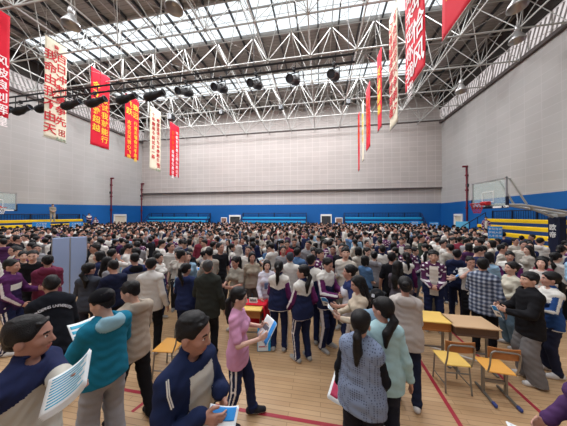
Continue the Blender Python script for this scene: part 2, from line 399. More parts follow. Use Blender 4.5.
bleacher('yellow retractable bleacher along the left wall', (XL + 2.5, 13.6, 0), 12.4, PI / 2, M_yellow, 4, .44, .55, .6, None, .75)
bleacher('yellow retractable bleacher along the right wall behind the backboard', (XR - 2.9, 13.1, 0), 14.6, -PI / 2, M_yellow, 4, .46, .6, .68, None, .85)

# ------------------------------------------------------------------ hanging banners
M_bred = mat('banner_red', 'cf1730', .8, 0, .06, 2); M_bwhite = mat('banner_cream', 'dcd3bd', .8, 0, .05, 2)
M_gold = mat('banner_gold', 'f0c23a', .7); M_orange = mat('banner_orange', 'e2541c', .7); M_brush = mat('banner_brush_red', 'c4222f', .7); M_wtxt = mat('banner_white_print', 'f1e6e6', .7)
M_ink = mat('banner_grey_print', '8c9a86', .8)
def banner(X, y0, y1, z0, z1, m, mt, cols, label, side, seal=False, grp=None, size=None):
    """side -1: hangs at the left, read from +X; +1: hangs at the right, read from -X. cols: (text, u, size, top fraction) with u across 0..1 left to right"""
    w = y1 - y0; t = thing('banner', label, 'banner', (X, (y0 + y1) / 2, z1), 0, grp)
    nx, ny = 10, 24; vs = []; fs = []
    for j in range(ny + 1):
        for i in range(nx + 1):
            u = -w / 2 + w * i / nx; v = -(z1 - z0) * j / ny
            vs.append((.02 * math.sin(u * 4 + j * .3) * (j / ny), u, v))
    for j in range(ny):
        for i in range(nx):
            a = j * (nx + 1) + i; fs.append((a, a + 1, a + nx + 2, a + nx + 1))
    n = len(vs); vs += [(x - side * -.012 if False else x + .012, y, z) for x, y, z in vs]; fs2 = [tuple(i + n for i in f[::-1]) for f in fs]
    rim = []
    for i in range(nx): rim += [(i, i + n, i + 1 + n, i + 1), (ny * (nx + 1) + i, ny * (nx + 1) + i + 1, ny * (nx + 1) + i + 1 + n, ny * (nx + 1) + i + n)]
    for j in range(ny):
        a = j * (nx + 1); c = a + nx + 1; rim += [(a, c, c + n, a + n), (a + nx, a + nx + n, c + nx + n, c + nx)]
    b = MB(); b.add(vs, fs + fs2 + rim); b.build('cloth', m, t, True)
    for zz in (0, -(z1 - z0)): MB().tube([(0.006, -w / 2 - .05, zz), (.006, w / 2 + .05, zz)], .025, 8).build('batten', M_steeld, t)
    for yy in (-w / 2 + .05, w / 2 - .05): MB().tube([(.006, yy, 0), (min(TX, key=lambda q: abs(q - X)) - X, yy, HT - z1)], .008, 4).build('cord', M_steeld, t)
    ex = (0, 1, 0) if side < 0 else (0, -1, 0)
    off = .035 if side < 0 else -.03
    for txt, u, sz, top, mm in cols:
        hh = (z1 - z0); yy = (u - .5) * w * (1 if side < 0 else -1)
        for i, ch in enumerate(txt):
            zc = -(top * hh) - sz * 1.12 * (i + .5)
            text('lettering', ch, sz, mm, t, basis((off, yy, zc), ex, (0, 0, 1)), bold=.012 * sz, thick=.004)
    if seal:
        s = MB(); L = (z1 - z0)
        for a in (0, 1):
            for c in (0, 1):
                for q in (-1, 1):
                    s.box((off, (.72 - .5 + a * .14) * w, -L * .93 + c * .24 + q * .08), (.01, .19, .045)); s.box((off, (.72 - .5 + a * .14) * w + q * .08, -L * .93 + c * .24), (.01, .045, .19))
        s.build('seal', M_brush, t)
        s = MB()
        for k in range(9): s.box((off, (.55 + .05 * k - .5) * w, -L * .985 + .05 * math.sin(k * 2.1)), (.01, .05, .16 + .1 * math.sin(k * 1.7)))
        s.build('corner_print', M_ink, t)
    return t
XLB, XRB = -17.98, 4.25
banner(XLB, 7.75, 9.3, 8.2, 14.3, M_bred, M_wtxt, [('风破浪创辉煌', .78, .62, .42, M_wtxt)], 'red banner with white lettering at the left edge, nearest of the left row', -1)
banner(XLB, 10.9, 12.12, 7.75, 14.6, M_bwhite, M_brush, [('我命由我不由天', .24, .74, .12, M_brush), ('百日冲刺勇争先', .74, .66, .1, M_brush), ('奋斗', .5, .3, .04, M_brush)], 'wide cream banner with large red brush lettering in the left row', -1, True)
banner(XLB, 13.75, 15.25, 8.2, 14.5, M_bred, M_gold, [('金不畏难超越', .28, .62, .16, M_gold), ('敢试我就能行', .73, .60, .3, M_gold)], 'red banner with large gold lettering beside the wide cream one', -1)
banner(XLB, 16.75, 18.25, 8.05, 14.1, M_bred, M_gold, [('飞跃', .27, .68, .08, M_gold), ('志在云天我心飞扬', .27, .42, .4, M_gold), ('致远', .74, .66, .1, M_gold), ('行者无疆奋斗不息勇', .74, .40, .38, M_gold)], 'red banner with small gold lettering, between gold-lettered and narrow cream banners', -1)
banner(XLB, 19.65, 21.2, 7.55, 14.4, M_bwhite, M_brush, [('十年磨剑今朝试锋一路', .3, .46, .08, M_brush), ('寒窗苦读只为金榜题名时', .74, .44, .14, M_brush)], 'narrow cream banner with small red lettering in the left row', -1, True)
banner(XLB, 22.7, 24.4, 7.4, 14.0, M_bred, M_wtxt, [('百舸争流', .3, .55, .14, M_orange), ('奋楫者先勇往直', .3, .46, .5, M_wtxt), ('千帆竞发勇立潮头再出发', .74, .48, .12, M_wtxt)], 'red banner with white and orange lettering, farthest of the left row', -1)
banner(XRB, 6.35, 8.15, 8.65, 14.6, M_bred, M_gold, [('青春无悔', .3, .7, .3, M_gold), ('奋斗不止', .72, .7, .3, M_gold)], 'red banner with slanting lower edge at the top right, nearest of the right row', 1)
banner(XRB, 9.4, 11.35, 8.65, 14.6, M_bred, M_wtxt, [('乾坤未定你我皆', .28, .8, .06, M_wtxt), ('少年恰风', .72, 1.15, .1, M_wtxt)], 'red banner with large white brush lettering in the right row', 1)
banner(XRB, 12.45, 13.8, 7.75, 14.6, M_bwhite, M_brush, [('心有猛虎细嗅蔷薇', .25, .66, .06, M_brush), ('不负韶华只争朝夕', .75, .66, .06, M_brush)], 'cream banner with red lettering in the right row, seen nearly edge on', 1)
banner(XRB, 15.5, 16.6, 8.75, 14.4, M_bred, M_gold, [('天道酬勤', .5, .8, .2, M_gold)], 'red banner with gold lettering just left of the right cream banner', 1)
banner(XRB, 18.9, 20.5, 8.5, 14.2, M_bred, M_gold, [('厚积薄发', .5, .8, .2, M_orange)], 'thin-looking red banner, third red one from the front in the right row', 1)
banner(XRB, 21.5, 22.5, 8.0, 14.0, M_bwhite, M_gold, [('静待花开', .5, .7, .2, M_gold)], 'small cream banner between two red ones at the far end of the right row', 1)
banner(XRB, 23.8, 24.8, 7.5, 13.9, M_bred, M_gold, [('金榜题名', .5, .7, .1, M_orange)], 'red banner hanging lowest at the far end of the right row', 1)

# ------------------------------------------------------------------ lighting rig
RY, RZ = 11.35, 11.0
rig = thing('lighting_truss', 'black ladder truss carrying the stage spotlights across the hall', 'lighting truss', (-10.5, RY, RZ))
for z, nm in ((0, 'upper_tube'), (-.42, 'lower_tube')): MB().tube([(-15, 0, z), (12.3, 0, z)], .055, 8).build(nm, M_black, rig)
for k in range(28): MB().tube([(-14.8 + 1.0 * k, 0, 0), (-14.8 + 1.0 * k, 0, -.42)], .03, 6).build('rung', M_black, rig)
for k in range(6): MB().tube([(-14 + 5.2 * k, 0, 0), (-14 + 5.2 * k, 0, HB - RZ)], .014, 5).build('hanger_cable', M_black, rig)
def spot(x, lab, tilt, pan):
    t = thing('spotlight', lab, 'spotlight', (x, RY, RZ - .42), pan, 'spotlights on the black truss'); t.scale = (1.45,) * 3
    MB().box((0, 0, -.02), (.10, .13, .16), bev=.02).build('clamp', M_black, t)
    y = MB(); y.tube([(-.2, 0, -.42), (-.2, 0, -.16), (.2, 0, -.16), (.2, 0, -.42)], .022, 6); y.build('yoke', M_black, t)
    R = Matrix.Rotation(tilt, 3, 'X')
    bd = MB(); bd.lathe([(0, -.38), (.10, -.38), (.155, -.30), (.165, .05), (.13, .12), (.115, .46), (.145, .47), (.145, .52), (.12, .52), (.11, .44), (0, .44)], (0, 0, -.42), R, 14)
    for k in range(4): bd.lathe([(.17, -.26 + .07 * k), (.18, -.25 + .07 * k), (.17, -.23 + .07 * k)], (0, 0, -.42), R, 14)
    bd.build('lamp_body', M_black, t, True)
    MB().lathe([(0, .445), (.105, .445)], (0, 0, -.42), R, 14).build('lens', mat('lens_glass', '2a3140', .1, 0, 0, spec=.7), t)
spx = [3, 21, 44, 70, 95, 125, 153, 186, 221, 256, 294, 334]
nth = ['at the far left end of the truss', 'second from the left end of the truss', 'in front of the wide cream banner', 'just right of the wide cream banner', 'in front of the large gold-lettered red banner', 'fixed above the small gold-lettered red banner', 'above the narrow cream banner', 'right of the narrow cream banner', 'over the middle of the far wall', 'fourth from the right end of the truss', 'third from the right end of the truss', 'at the right end of the truss']
nth[8] = 'fifth from the right end of the truss'; nth[10] = 'second from the right end of the truss'; nth[9] = 'third from the right end of the truss'; nth[8] = 'fourth from the right end of the truss'
for i, (px, lab) in enumerate(zip(spx, nth)):
    d = ray(px, 90); x = d.x / d.y * RY
    if i < 7: pan, tilt = -PI / 2 + .15, -(1.25)          # barrels lie to the left
    else: pan, tilt = .25 - .05 * i, 2.0
    spot(x, 'black profile spotlight ' + lab, tilt, pan if i < 7 else pan)
# flood lights hung from the roof frame in the second row
for px, py, big, lab in ((171, 117, 1.5, 'in front of the farthest left red banner'), (221.5, 112.5, 1, 'over the left of the far wall'), (281, 107.5, 1, 'over the middle of the far wall'), (348, 102, 1, 'beside the thin red banners of the right row')):
    d = ray(px, py); Y = 21.2; p = CAM + d * ((Y) / d.y)
    t = thing('floodlight', 'black floodlight hung from the roof frame ' + lab, 'floodlight', p, 0, 'floodlights in the second row')
    MB().box((0, 0, 0), (.42 * big, .36 * big, .5 * big), bev=.05).build('housing', M_black, t)
    MB().box((0, -.19 * big, 0), (.34 * big, .02, .42 * big)).build('lens', mat('lens_glass', '2a3140'), t)
    MB().tube([(-.26 * big, 0, 0), (-.26 * big, 0, .34 * big), (.26 * big, 0, .34 * big), (.26 * big, 0, 0)], .02, 5).build('bracket', M_black, t)
    MB().tube([(0, 0, .34 * big), (0, 0, max(.5, HB - p.z))], .02, 5).build('hanger', M_black, t)
for px, py, z, lab in ((71, 20, 14.2, 'above the wide cream banner'), (517, 36, 14.5, 'nearest the right wall'), (461, 88, 21.5, 'farther one near the right wall'), (174, 3, 14.0, 'in front of the bright skylight'), (517, 2, 11.5, 'at the very top right')):
    d = ray(px, py); p = [q for q in (CAM + d * (Y / d.y) for Y in BY) if q.z < HB - .3][-1]
    t = thing('high_bay_lamp', 'silver bell-shaped high-bay lamp ' + lab, 'ceiling lamp', p, 0, 'high-bay lamps')
    MB().lathe([(.08, .30), (.13, .26), (.2, .1), (.36, -.16), (.40, -.30), (.385, -.30), (.33, -.14), (.17, .08), (0, .2)], n=20).build('reflector', M_alu, t, True)
    MB().lathe([(0, .66), (.10, .64), (.13, .5), (.13, .34), (.08, .29)], n=12).build('ballast_housing', M_alu, t, True)
    MB().tube([(0, 0, .64), (0, 0, max(.95, (HB if p.z < HB else HT) - p.z))], .02, 6).build('hook', M_steeld, t)
    MB().lathe([(0, -.12), (.06, -.1), (.08, 0), (.05, .1), (0, .12)], n=10).build('bulb', M_white, t, True)

# ------------------------------------------------------------------ basketball hoops
def hoop(lab, x, y, sx, chars):
    """sx: +1 the board's back points to +X"""
    t = thing('basketball_hoop', lab, 'basketball hoop', (x, y, 0), 0 if sx > 0 else PI)
    zb, zt = 2.92, 4.02; w = .9
    MB().box((0, 0, (zb + zt) / 2), (.03, 1.8, zt - zb)).build('backboard', M_glassy, t)
    f = MB()
    for yy in (-w, w): f.box((0, yy, (zb + zt) / 2), (.06, .045, zt - zb + .045))
    for zz in (zb, zt): f.box((0, 0, zz), (.06, 1.845, .045))
    f.build('board_frame', M_alu, t)
    s = MB(); 
    for yy in (-.3, .3): s.box((-.02, yy, 3.32), (.01, .022, .45))
    for zz in (3.12, 3.55): s.box((-.02, 0, zz), (.01, .6, .022))
    s.build('target_square', M_white, t)
    p = MB()
    p.box((0, 0, zb - .03), (.11, 1.9, .1), bev=.02)
    for yy in (-.92, .92): p.box((0, yy, zb + .17), (.11, .06, .4), bev=.02)
    p.build('edge_padding', M_navy, t)
    MB().box((-.1, 0, 3.06), (.2, .34, .16), bev=.02).build('rim_bracket', M_red, t)
    rp = [(-.19 - .23 + .23 * math.cos(a), .23 * math.sin(a), 3.05) for a in [2 * PI * k / 20 for k in range(21)]]
    rim = MB().tube(rp, .016, 6, cap=False).build('rim', M_red, t)
    nt = MB()
    for k in range(12):
        for sg in (1, -1):
            pts = []
            for j in range(5):
                a = 2 * PI * (k + sg * j * .5) / 12; r = .225 - .03 * j; pts.append((-.42 + r * math.cos(a), r * math.sin(a), 3.04 - .1 * j))
            nt.tube(pts, .006, 4)
    nt.build('net', M_red if sx > 0 else M_white, rim)
    a = MB()
    for yy in (-.28, .28):
        a.tube([(.04, yy, 3.0), (1.0, yy, 2.98), (3.6, yy, 2.45)], .05, 8)
        a.tube([(.04, yy * .9, 4.05), (.6, yy * .9, 4.07), (1.15, yy, 3.02)], .035, 8)
    for u in (.9, 1.5, 2.1, 2.7): a.tube([(u, -.28, 2.98 - max(0, u - 1) * .204), (u, .28, 2.98 - max(0, u - 1) * .204)], .03, 6)
    a.tube([(1.5, 0, 2.86), (2.7, 0, 2.3)], .05, 8)
    a.build('support_arm', M_steel, t)
    m = MB(); m.box((2.42, 0, 1.25), (.3, .44, 2.5), bev=.04); m.build('padded_mast', M_navy, t)
    MB().box((2.42, 0, 2.56), (.26, .32, .14)).build('mast_cap', M_steel, t)
    bs = MB(); bs.box((3.3, 0, .3), (2.0, 1.1, .5), bev=.06); bs.build('base_box', M_navy, t)
    for i, ch in enumerate(chars):
        text('lettering', ch, .26, M_white, t, basis((2.265, 0, 2.05 - .3 * i), (0, -1, 0), (0, 0, 1)), bold=.006)
    MB().box((-.02, -.55, zb - .03), (.12, .4, .07)).build('board_logo', M_white, t)
    if sx > 0: text('lettering', 'CBA', .12, M_white, t, basis((-.06, -.95, zb - .02), (0, -1, 0), (0, 0, 1)), bold=.004)
hoop('basketball hoop with clear backboard and navy padded mast by the right wall', 7.06, 10.3, 1, '欧帝')
hoop('basketball hoop with clear backboard at the left edge by yellow seats', -19.8, 9.75, -1, '')
print('hoops')

# ------------------------------------------------------------------ recruiting signs, boards, desks, chairs
M_sign = mat('sign_blue', '1f7fc8', .5, 0, .06, 3)
def sign(px, py, z, w, h, lab, lines=3, m=None):
    p = at_z(px, py, z); t = thing('sign_board', lab, 'sign', (p.x, p.y, 0), math.atan2(p.y - CAM.y, p.x - CAM.x) - PI / 2, 'blue recruitment sign boards')
    zt = p.z
    MB().box((0, 0, zt - h / 2), (w, .03, h), bev=.01).build('panel', m or M_sign, t)
    MB().tube([(0, .04, .03), (0, .04, zt - .05)], .02, 8).build('pole', M_steel, t)
    MB().lathe([(0, .04), (.2, .03), (.22, 0), (0, 0)], (0, .04, 0), n=14).build('base', M_steel, t)
    for k in range(lines):
        text('lettering', random.choice(['人才', '学院', '报名']) + random.choice(['咨询', '招生', '大学']), h * .2, M_white, t, basis((0, -.02, zt - h * (.22 + .28 * k)), (1, 0, 0), (0, 0, 1)))
sign(495, 226.5, 8.6, .42, .5, 'blue sign board standing in front of the right yellow bleacher')
sign(495, 217, 19, .8, .55, 'pale blue sign at the near end of the right yellow bleacher', 0)
sign(415, 221, 22, 1.0, .7, 'blue sign board in front of the right far-wall bleacher')
sign(434, 222, 20, .75, .75, 'blue sign board left of the cream right-wall door')
sign(462, 221.5, 19, .9, .6, 'pale blue sign board under the right maroon pipe', 0, mat('sign_pale_blue', '62b4de', .5))
sign(41.5, 222, 16.5, .95, .7, 'blue sign board at the left below the standing man on the bleacher')
sign(76.5, 222, 18, .85, .75, 'blue sign board at the right end of the left yellow bleacher')
# pale blue folding panel
p = at_h(69.5, 299, 0); pv = Vector(p); 
t = thing('display_panel', 'tall pale blue two-leaf display panel standing in the crowd at left', 'display panel', p, math.atan2(p.y, p.x) - PI / 2)
M_pb = mat('pale_blue_panel', '9fb4dc', .45, 0, .08, 1.2)
for sx in (-1, 1):
    MB().box((sx * .185, .02, .97), (.36, .05, 1.82), R=Matrix.Rotation(sx * .10, 3, 'Z'), bev=.012).build('panel_leaf', M_pb, t)
    MB().tube([(sx * .37, .05, 0), (sx * .37, .05, 1.89)], .016, 8).build('upright', M_alu, t)
    MB().box((sx * .37, .03, .02), (.05, .46, .04)).build('foot', M_alu, t)
MB().tube([(0, -.015, .06), (0, -.015, 1.88)], .012, 8).build('hinge', M_alu, t)

M_deskY = mat('yellow_wood_top', 'd9b45e', .45, 0, .06, 3, spec=.35); M_deskB = mat('light_brown_top', 'b99a78', .45, 0, .06, 3, spec=.35)
M_wood = mat('brown_plywood', 'a26a3c', .5, 0, .1, 5); M_seatO = mat('orange_seat_wood', 'd49a4a', .45, 0, .07, 4)
def desk(lab, p, rz, m, w=.62, d=.44, h=.76, ap=None):
    t = thing('student_desk', lab, 'desk', p, rz)
    MB().box((0, 0, h - .012), (w, d, .025), bev=.008).build('desk_top', m, t)
    b = MB(); b.box((0, .0, h - .155), (w - .06, d - .06, .02)); b.box((0, d / 2 - .04, h - .09), (w - .06, .02, .14))
    for sx in (-1, 1): b.box((sx * (w / 2 - .04), 0, h - .09), (.02, d - .06, .14))
    b.box((0, -d / 2 + .05, h - .09), (w - .08, .015, .13))
    b.build('book_tray', ap or M_wood, t)
    for sx in (-1, 1):
        f = MB(); x = sx * (w / 2 - .06)
        f.tube([(x, .02, h - .16), (x, .02, .03)], .022, 8); f.build('leg', M_chrome, t)
        MB().box((x, 0, .02), (.045, d - .02, .04), bev=.01).build('foot', M_chrome, t)
    MB().tube([(-w / 2 + .06, .02, .22), (w / 2 - .06, .02, .22)], .016, 8).build('crossbar', M_chrome, t)
    return t
def chair(lab, p, rz, seatm, backm, style, grp='student chairs at the desks'):
    t = thing('student_chair', lab, 'chair', p, rz, grp)      # faces +y, its back at -y
    b = MB(); vs = []; nx, ny = 8, 8
    b.box((0, .02, .43), (.37, .36, .022), bev=.009); b.build('seat', seatm, t)
    bk = MB(); n = 9
    for zt in (0, 1):
        pass
    for i in range(n):
        a0 = (i / n - .5) * 2; a1 = ((i + 1) / n - .5) * 2
        for (a, c) in ((a0, a1),):
            x0, x1 = a * .2, c * .2; y0, y1 = -.215 + .03 * a * a, -.215 + .03 * c * c
            mid = Vector(((x0 + x1) / 2, (y0 + y1) / 2, .735)); ang = math.atan2(y1 - y0, x1 - x0)
            bk.box(mid, (math.hypot(x1 - x0, y1 - y0) + .002, .014, .15), R=Matrix.Rotation(ang, 3, 'Z'))
    bk.build('backrest', backm, t)
    lp = [(-.175, -.13, .42), (-.178, -.18, .56), (-.178, -.205, .72)] + [(-.178 + .05 * (1 - math.cos(a)) , -.215, .72 + .05 * math.sin(a)) for a in (.5, 1.0, 1.5)]
    lp += [(-x, y, z) for x, y, z in lp[::-1]]
    MB().tube([(x, y - .012, z) for x, y, z in lp], .012, 8).build('back_frame', M_chrome, t)
    if style == 'four':
        for sx in (-1, 1):
            for sy in (-1, 1): MB().tube([(sx * .165, .02 + sy * .14, .42), (sx * .18, .02 + sy * .17, 0.01)], .012, 8).build('leg', M_chrome, t)
            MB().tube([(sx * .175, -.135, .13), (sx * .175, .175, .13)], .009, 6).build('stretcher', M_chrome, t)
        MB().tube([(-.17, -.12, .3), (.17, -.12, .3)], .009, 6).build('stretcher', M_chrome, t)
    else:
        for sx in (-1, 1):
            MB().box((sx * .15, .02, .23), (.035, .05, .38), bev=.006).build('leg', M_chrome, t)
            r = MB().box((sx * .15, -.0, .025), (.04, .42, .035), bev=.01).build('foot', M_chrome, t)
            MB().box((sx * .15, -.235, .03), (.046, .08, .05), bev=.012).build('foot_cap', mat('blue_cap', '3b4a86', .5), r)
        MB().box((0, .02, .2), (.3, .03, .05), bev=.006).build('crossbar', M_chrome, t)
    return t
pn = (at_h(459, 327, .76) + at_h(500, 330, .76)) / 2; 
desk('light brown student desk, right one of the pair', (pn.x, pn.y + .24, 0), math.radians(-1), M_deskB, .66, .46, .76, mat('dark_tray', '5c4a40', .6))
pn2 = at_h(457, 324.5, .76)
desk('yellow-topped student desk beside the grey hoodie, left one of the pair', (pn2.x - .34, pn2.y + .25, 0), math.radians(-1), M_deskY, .64, .44, .76)
pc = at_h(495, 365, .43); sc_ = chair('orange-seated student chair on sled feet with blue caps, right one', (pc.x, pc.y, 0), math.radians(-4), M_seatO, M_wood, 'sled'); sc_.scale = (.9, .9, .95)
pc = at_h(452, 358, .43); chair('yellow-seated student chair with four legs, left one', (pc.x, pc.y, 0), math.radians(2), M_deskY, M_wood, 'four').scale = (.94, .94, .96)
pc = at_h(171, 345, .43); chair('student chair with bare steel back frame behind the navy-jacketed man', (pc.x, pc.y, 0), math.radians(95), M_seatO, M_chrome, 'four', 'student chairs left in the crowd')
# desk with the red cloth, its name plate and the leaning poster
pd = at_h(249, 308, .76); drz = math.radians(4)
desk('yellow-topped student desk under the red cloth by the pink-shirted girl', (pd.x, pd.y + .12, 0), drz, M_deskY, .5, .42, .76)
cl = MB(); nx = 14; ny = 12; vs = []; fs = []
prof = [(-.03, .775), (.05, .778), (.2, .779), (.27, .772), (.30, .70), (.31, .5), (.33, .3), (.34, .18)]
xs = [-.31 + .62 * i / nx for i in range(nx + 1)]
for (u, z) in prof:
    for i, x in enumerate(xs): vs.append((x, u + (.018 * math.sin(i * 1.7) * (1 if z < .75 else .1)), z + .0))
for j in range(len(prof) - 1):
    for i in range(nx): a = j * (nx + 1) + i; fs.append((a, a + nx + 1, a + nx + 2, a + 1))
cl.add(vs, fs)
# the fall at the right hand side
prof2 = [(.25, .777), (.275, .76), (.29, .6), (.305, .4), (.315, .2)]; vs = []; fs = []
for (u, z) in prof2:
    for i in range(9): y = -.14 + .5 * i / 8; vs.append((u + .02 * math.sin(i * 1.9) * (z < .7), y, z))
for j in range(len(prof2) - 1):
    for i in range(8): a = j * 9 + i; fs.append((a, a + 1, a + 10, a + 9))
cl.add(vs, fs)
o = cl.build('red_cloth', mat('red_cloth', 'c4142c', .85, 0, .08, 6), None, True); o.location = (pd.x, pd.y + .12, 0); o.rotation_euler = (0, 0, drz)
md = o.modifiers.new('thick', 'SOLIDIFY'); md.thickness = .006
tag(o, 'red cloth draped over the back of the yellow-topped desk', 'tablecloth')
t = thing('name_plate', 'small white name plate standing on the red cloth', 'name plate', (pd.x + .02, pd.y + .2, .782), drz)
MB().box((0, 0, .05), (.17, .012, .1), R=Matrix.Rotation(-.2, 3, 'X')).build('plate', M_white, t); MB().box((0, .02, .006), (.17, .06, .012)).build('base', M_white, t)
text('lettering', '招生办', .045, mat('ink', '3a3a44', .8), t, basis((0, -.012, .052), (1, 0, 0), (0, .2, 1)))
pp = at_h(264, 351, 0)
t = thing('poster_board', 'blue and white poster board leaning beside the red-clothed desk', 'poster', (pp.x, pp.y, 0), math.radians(14))
Rt = Matrix.Rotation(-.13, 3, 'X')
MB().box(Rt @ Vector((0, 0, .24)), (.25, .05, .47), R=Rt, bev=.006).build('panel', mat('poster_blue', '2c9fd6', .5), t)
MB().box(Rt @ Vector((-.02, -.029, .14)), (.19, .004, .25), R=Rt).build('print', mat('poster_white', 'dfe6ea', .5, 0, .1, 12), t)
MB().box(Rt @ Vector((-.02, -.033, .09)), (.15, .004, .02), R=Rt).build('print_line', mat('poster_red', 'b8606c', .6), t)
MB().lathe([(0, -.002), (.055, -.002), (.055, .002), (0, .002)], Rt @ Vector((-.02, -.032, .29)), Rt @ Matrix.Rotation(PI / 2, 3, 'X'), 18).build('emblem', mat('poster_white', 'dfe6ea'), t)
print('props')

# ------------------------------------------------------------------ figures: smooth solids on a grid, turned into one continuous surface
class Solid:
    def __init__(s, hk=1., sk=0.): s.ops = []; s.hk = hk; s.sk = sk
    def cone(s, a, b, ra, rb, k=.015, tag=0, fy=1.): s.ops.append(('c', np.array(a, float), np.array(b, float), ra, rb, k, tag, fy)); return s
    def ell(s, c, r, R=None, k=.012, tag=0):
        r = np.array(r, float) * (s.hk if R is not None else 1.); s.ops.append(('e', np.array(c, float), np.array(r, float), None if R is None else np.array(R, float), 0, k, tag, 1)); return s
    def sub(s, c, r, R=None):
        r = np.array(r, float) * (s.hk if R is not None else 1.); s.ops.append(('s', np.array(c, float), np.array(r, float), None if R is None else np.array(R, float), 0, 0, 0, 1)); return s
    def cut(s, n, c): s.ops.append(('p', np.array(n, float), c)); return s     # removes everything beyond the plane
    def chain(s, pts, rs, k=.015, tag=0, fy=1.):
        for i in range(len(pts) - 1): s.cone(pts[i], pts[i + 1], rs[i], rs[i + 1], k, tag, fy)
        return s
    def mesh(s, h):
        lo = np.full(3, 9.); hi = np.full(3, -9.); bb = []
        for o in s.ops:
            if o[0] == 'c': r = max(o[3], o[4]); l = np.minimum(o[1], o[2]) - r; u = np.maximum(o[1], o[2]) + r
            elif o[0] in 'es': r = o[2].max(); l = o[1] - r; u = o[1] + r
            else: bb.append(None); continue
            bb.append((l, u))
            if o[0] != 's': lo = np.minimum(lo, l); hi = np.maximum(hi, u)
        lo -= 3 * h; hi += 3 * h; n = np.ceil((hi - lo) / h).astype(int) + 1
        d = np.full(n, 1., np.float32); tg = np.zeros(n, np.int16)
        ax = [lo[i] + h * np.arange(n[i]) for i in range(3)]
        for o, q in zip(s.ops, bb):
            if o[0] == 'p':
                v = ax[0][:, None, None] * o[1][0] + ax[1][None, :, None] * o[1][1] + ax[2][None, None, :] * o[1][2] - o[2]
                np.maximum(d, v.astype(np.float32), out=d); continue
            m = max(o[5], s.sk if o[0] == 's' else 0) + 2.5 * h
            i0 = np.maximum(np.floor((q[0] - m - lo) / h).astype(int), 0); i1 = np.minimum(np.ceil((q[1] + m - lo) / h).astype(int) + 1, n)
            if (i1 <= i0).any(): continue
            sl = tuple(slice(a, b) for a, b in zip(i0, i1))
            X = ax[0][sl[0]][:, None, None]; Y = ax[1][sl[1]][None, :, None]; Z = ax[2][sl[2]][None, None, :]
            if o[0] == 'c':
                a, b, ra, rb, k, t, fy = o[1:]
                bx, by, bz = b - a; by /= fy; px = X - a[0]; py = (Y - a[1]) / fy; pz = Z - a[2]; L = bx * bx + by * by + bz * bz + 1e-9
                u = np.clip((px * bx + py * by + pz * bz) / L, 0, 1)
                e = np.sqrt((px - u * bx) ** 2 + (py - u * by) ** 2 + (pz - u * bz) ** 2) - (ra + (rb - ra) * u)
                if fy < 1: e = e * (.5 + .5 * fy)
            else:
                c, r, R = o[1], o[2], o[3]; px = X - c[0]; py = Y - c[1]; pz = Z - c[2]
                if R is not None: px, py, pz = (R[0, i] * px + R[1, i] * py + R[2, i] * pz for i in range(3))
                k0 = np.sqrt((px / r[0]) ** 2 + (py / r[1]) ** 2 + (pz / r[2]) ** 2)
                k1 = np.sqrt((px / r[0] ** 2) ** 2 + (py / r[1] ** 2) ** 2 + (pz / r[2] ** 2) ** 2) + 1e-9
                e = k0 * (k0 - 1) / k1; k = o[5]; t = o[6]
            e = e.astype(np.float32); D = d[sl]
            if o[0] == 's':
                if s.sk:
                    hh = np.maximum(s.sk - np.abs(D + e), 0) / s.sk; d[sl] = np.maximum(D, -e) + hh * hh * s.sk * .25
                else: np.maximum(D, -e, out=D)
                continue
            T = tg[sl]; T[e < D] = t
            hh = np.maximum(k - np.abs(D - e), 0) / max(k, 1e-6)
            d[sl] = np.minimum(D, e) - hh * hh * k * .25
        ins = d < 0
        ins[0] = ins[-1] = False; ins[:, 0] = ins[:, -1] = False; ins[:, :, 0] = ins[:, :, -1] = False
        cs = [(a, b, c) for a in (0, 1) for b in (0, 1) for c in (0, 1)]
        cnt = np.zeros(n - 1, np.int8)
        for a, b, c in cs: cnt += ins[a:n[0] - 1 + a, b:n[1] - 1 + b, c:n[2] - 1 + c]
        act = (cnt > 0) & (cnt < 8); ijk = np.argwhere(act); N = len(ijk)
        ids = np.full(n - 1, -1, np.int32); ids[act] = np.arange(N)
        val = {c: d[ijk[:, 0] + c[0], ijk[:, 1] + c[1], ijk[:, 2] + c[2]] for c in cs}
        pos = np.zeros((N, 3)); num = np.zeros(N)
        for c in cs:
            for axn in range(3):
                if c[axn]: continue
                c2 = list(c); c2[axn] = 1; va = val[c]; vb = val[tuple(c2)]; x = (va < 0) != (vb < 0)
                t = np.clip(va[x] / (va[x] - vb[x] + 1e-12), 0, 1); p = np.tile(np.array(c, float), (x.sum(), 1)); p[:, axn] += t
                pos[x] += p; num[x] += 1
        V = lo + h * (ijk + pos / np.maximum(num, 1)[:, None]); quads = []
        for axn in range(3):
            u, w = [(1, 2), (2, 0), (0, 1)][axn]
            s0 = [slice(None)] * 3; s1 = [slice(None)] * 3; s0[axn] = slice(0, -1); s1[axn] = slice(1, None)
            A = ins[tuple(s0)]; B = ins[tuple(s1)]; e = np.argwhere(A != B)
            e = e[(e[:, u] > 0) & (e[:, w] > 0)]
            q = []
            for du, dw in ((-1, -1), (0, -1), (0, 0), (-1, 0)):
                g = e.copy(); g[:, u] += du; g[:, w] += dw; q.append(ids[g[:, 0], g[:, 1], g[:, 2]])
            q = np.stack(q, 1); fl = ~A[e[:, 0], e[:, 1], e[:, 2]]; q[fl] = q[fl][:, ::-1]; quads.append(q)
        Q = np.concatenate(quads); Q = Q[(Q >= 0).all(1)]
        # one light relaxation pass takes the grid steps out
        for _ in range(2):
            acc = np.zeros_like(V); cn = np.zeros(len(V))
            for i in range(4):
                a = Q[:, i]; b = Q[:, (i + 1) % 4]
                for ax_ in range(3): acc[:, ax_] += np.bincount(a, V[b, ax_], len(V)) + np.bincount(b, V[a, ax_], len(V))
                cn += np.bincount(a, minlength=len(V)) + np.bincount(b, minlength=len(V))
            V = V * .55 + .45 * acc / np.maximum(cn, 1)[:, None]
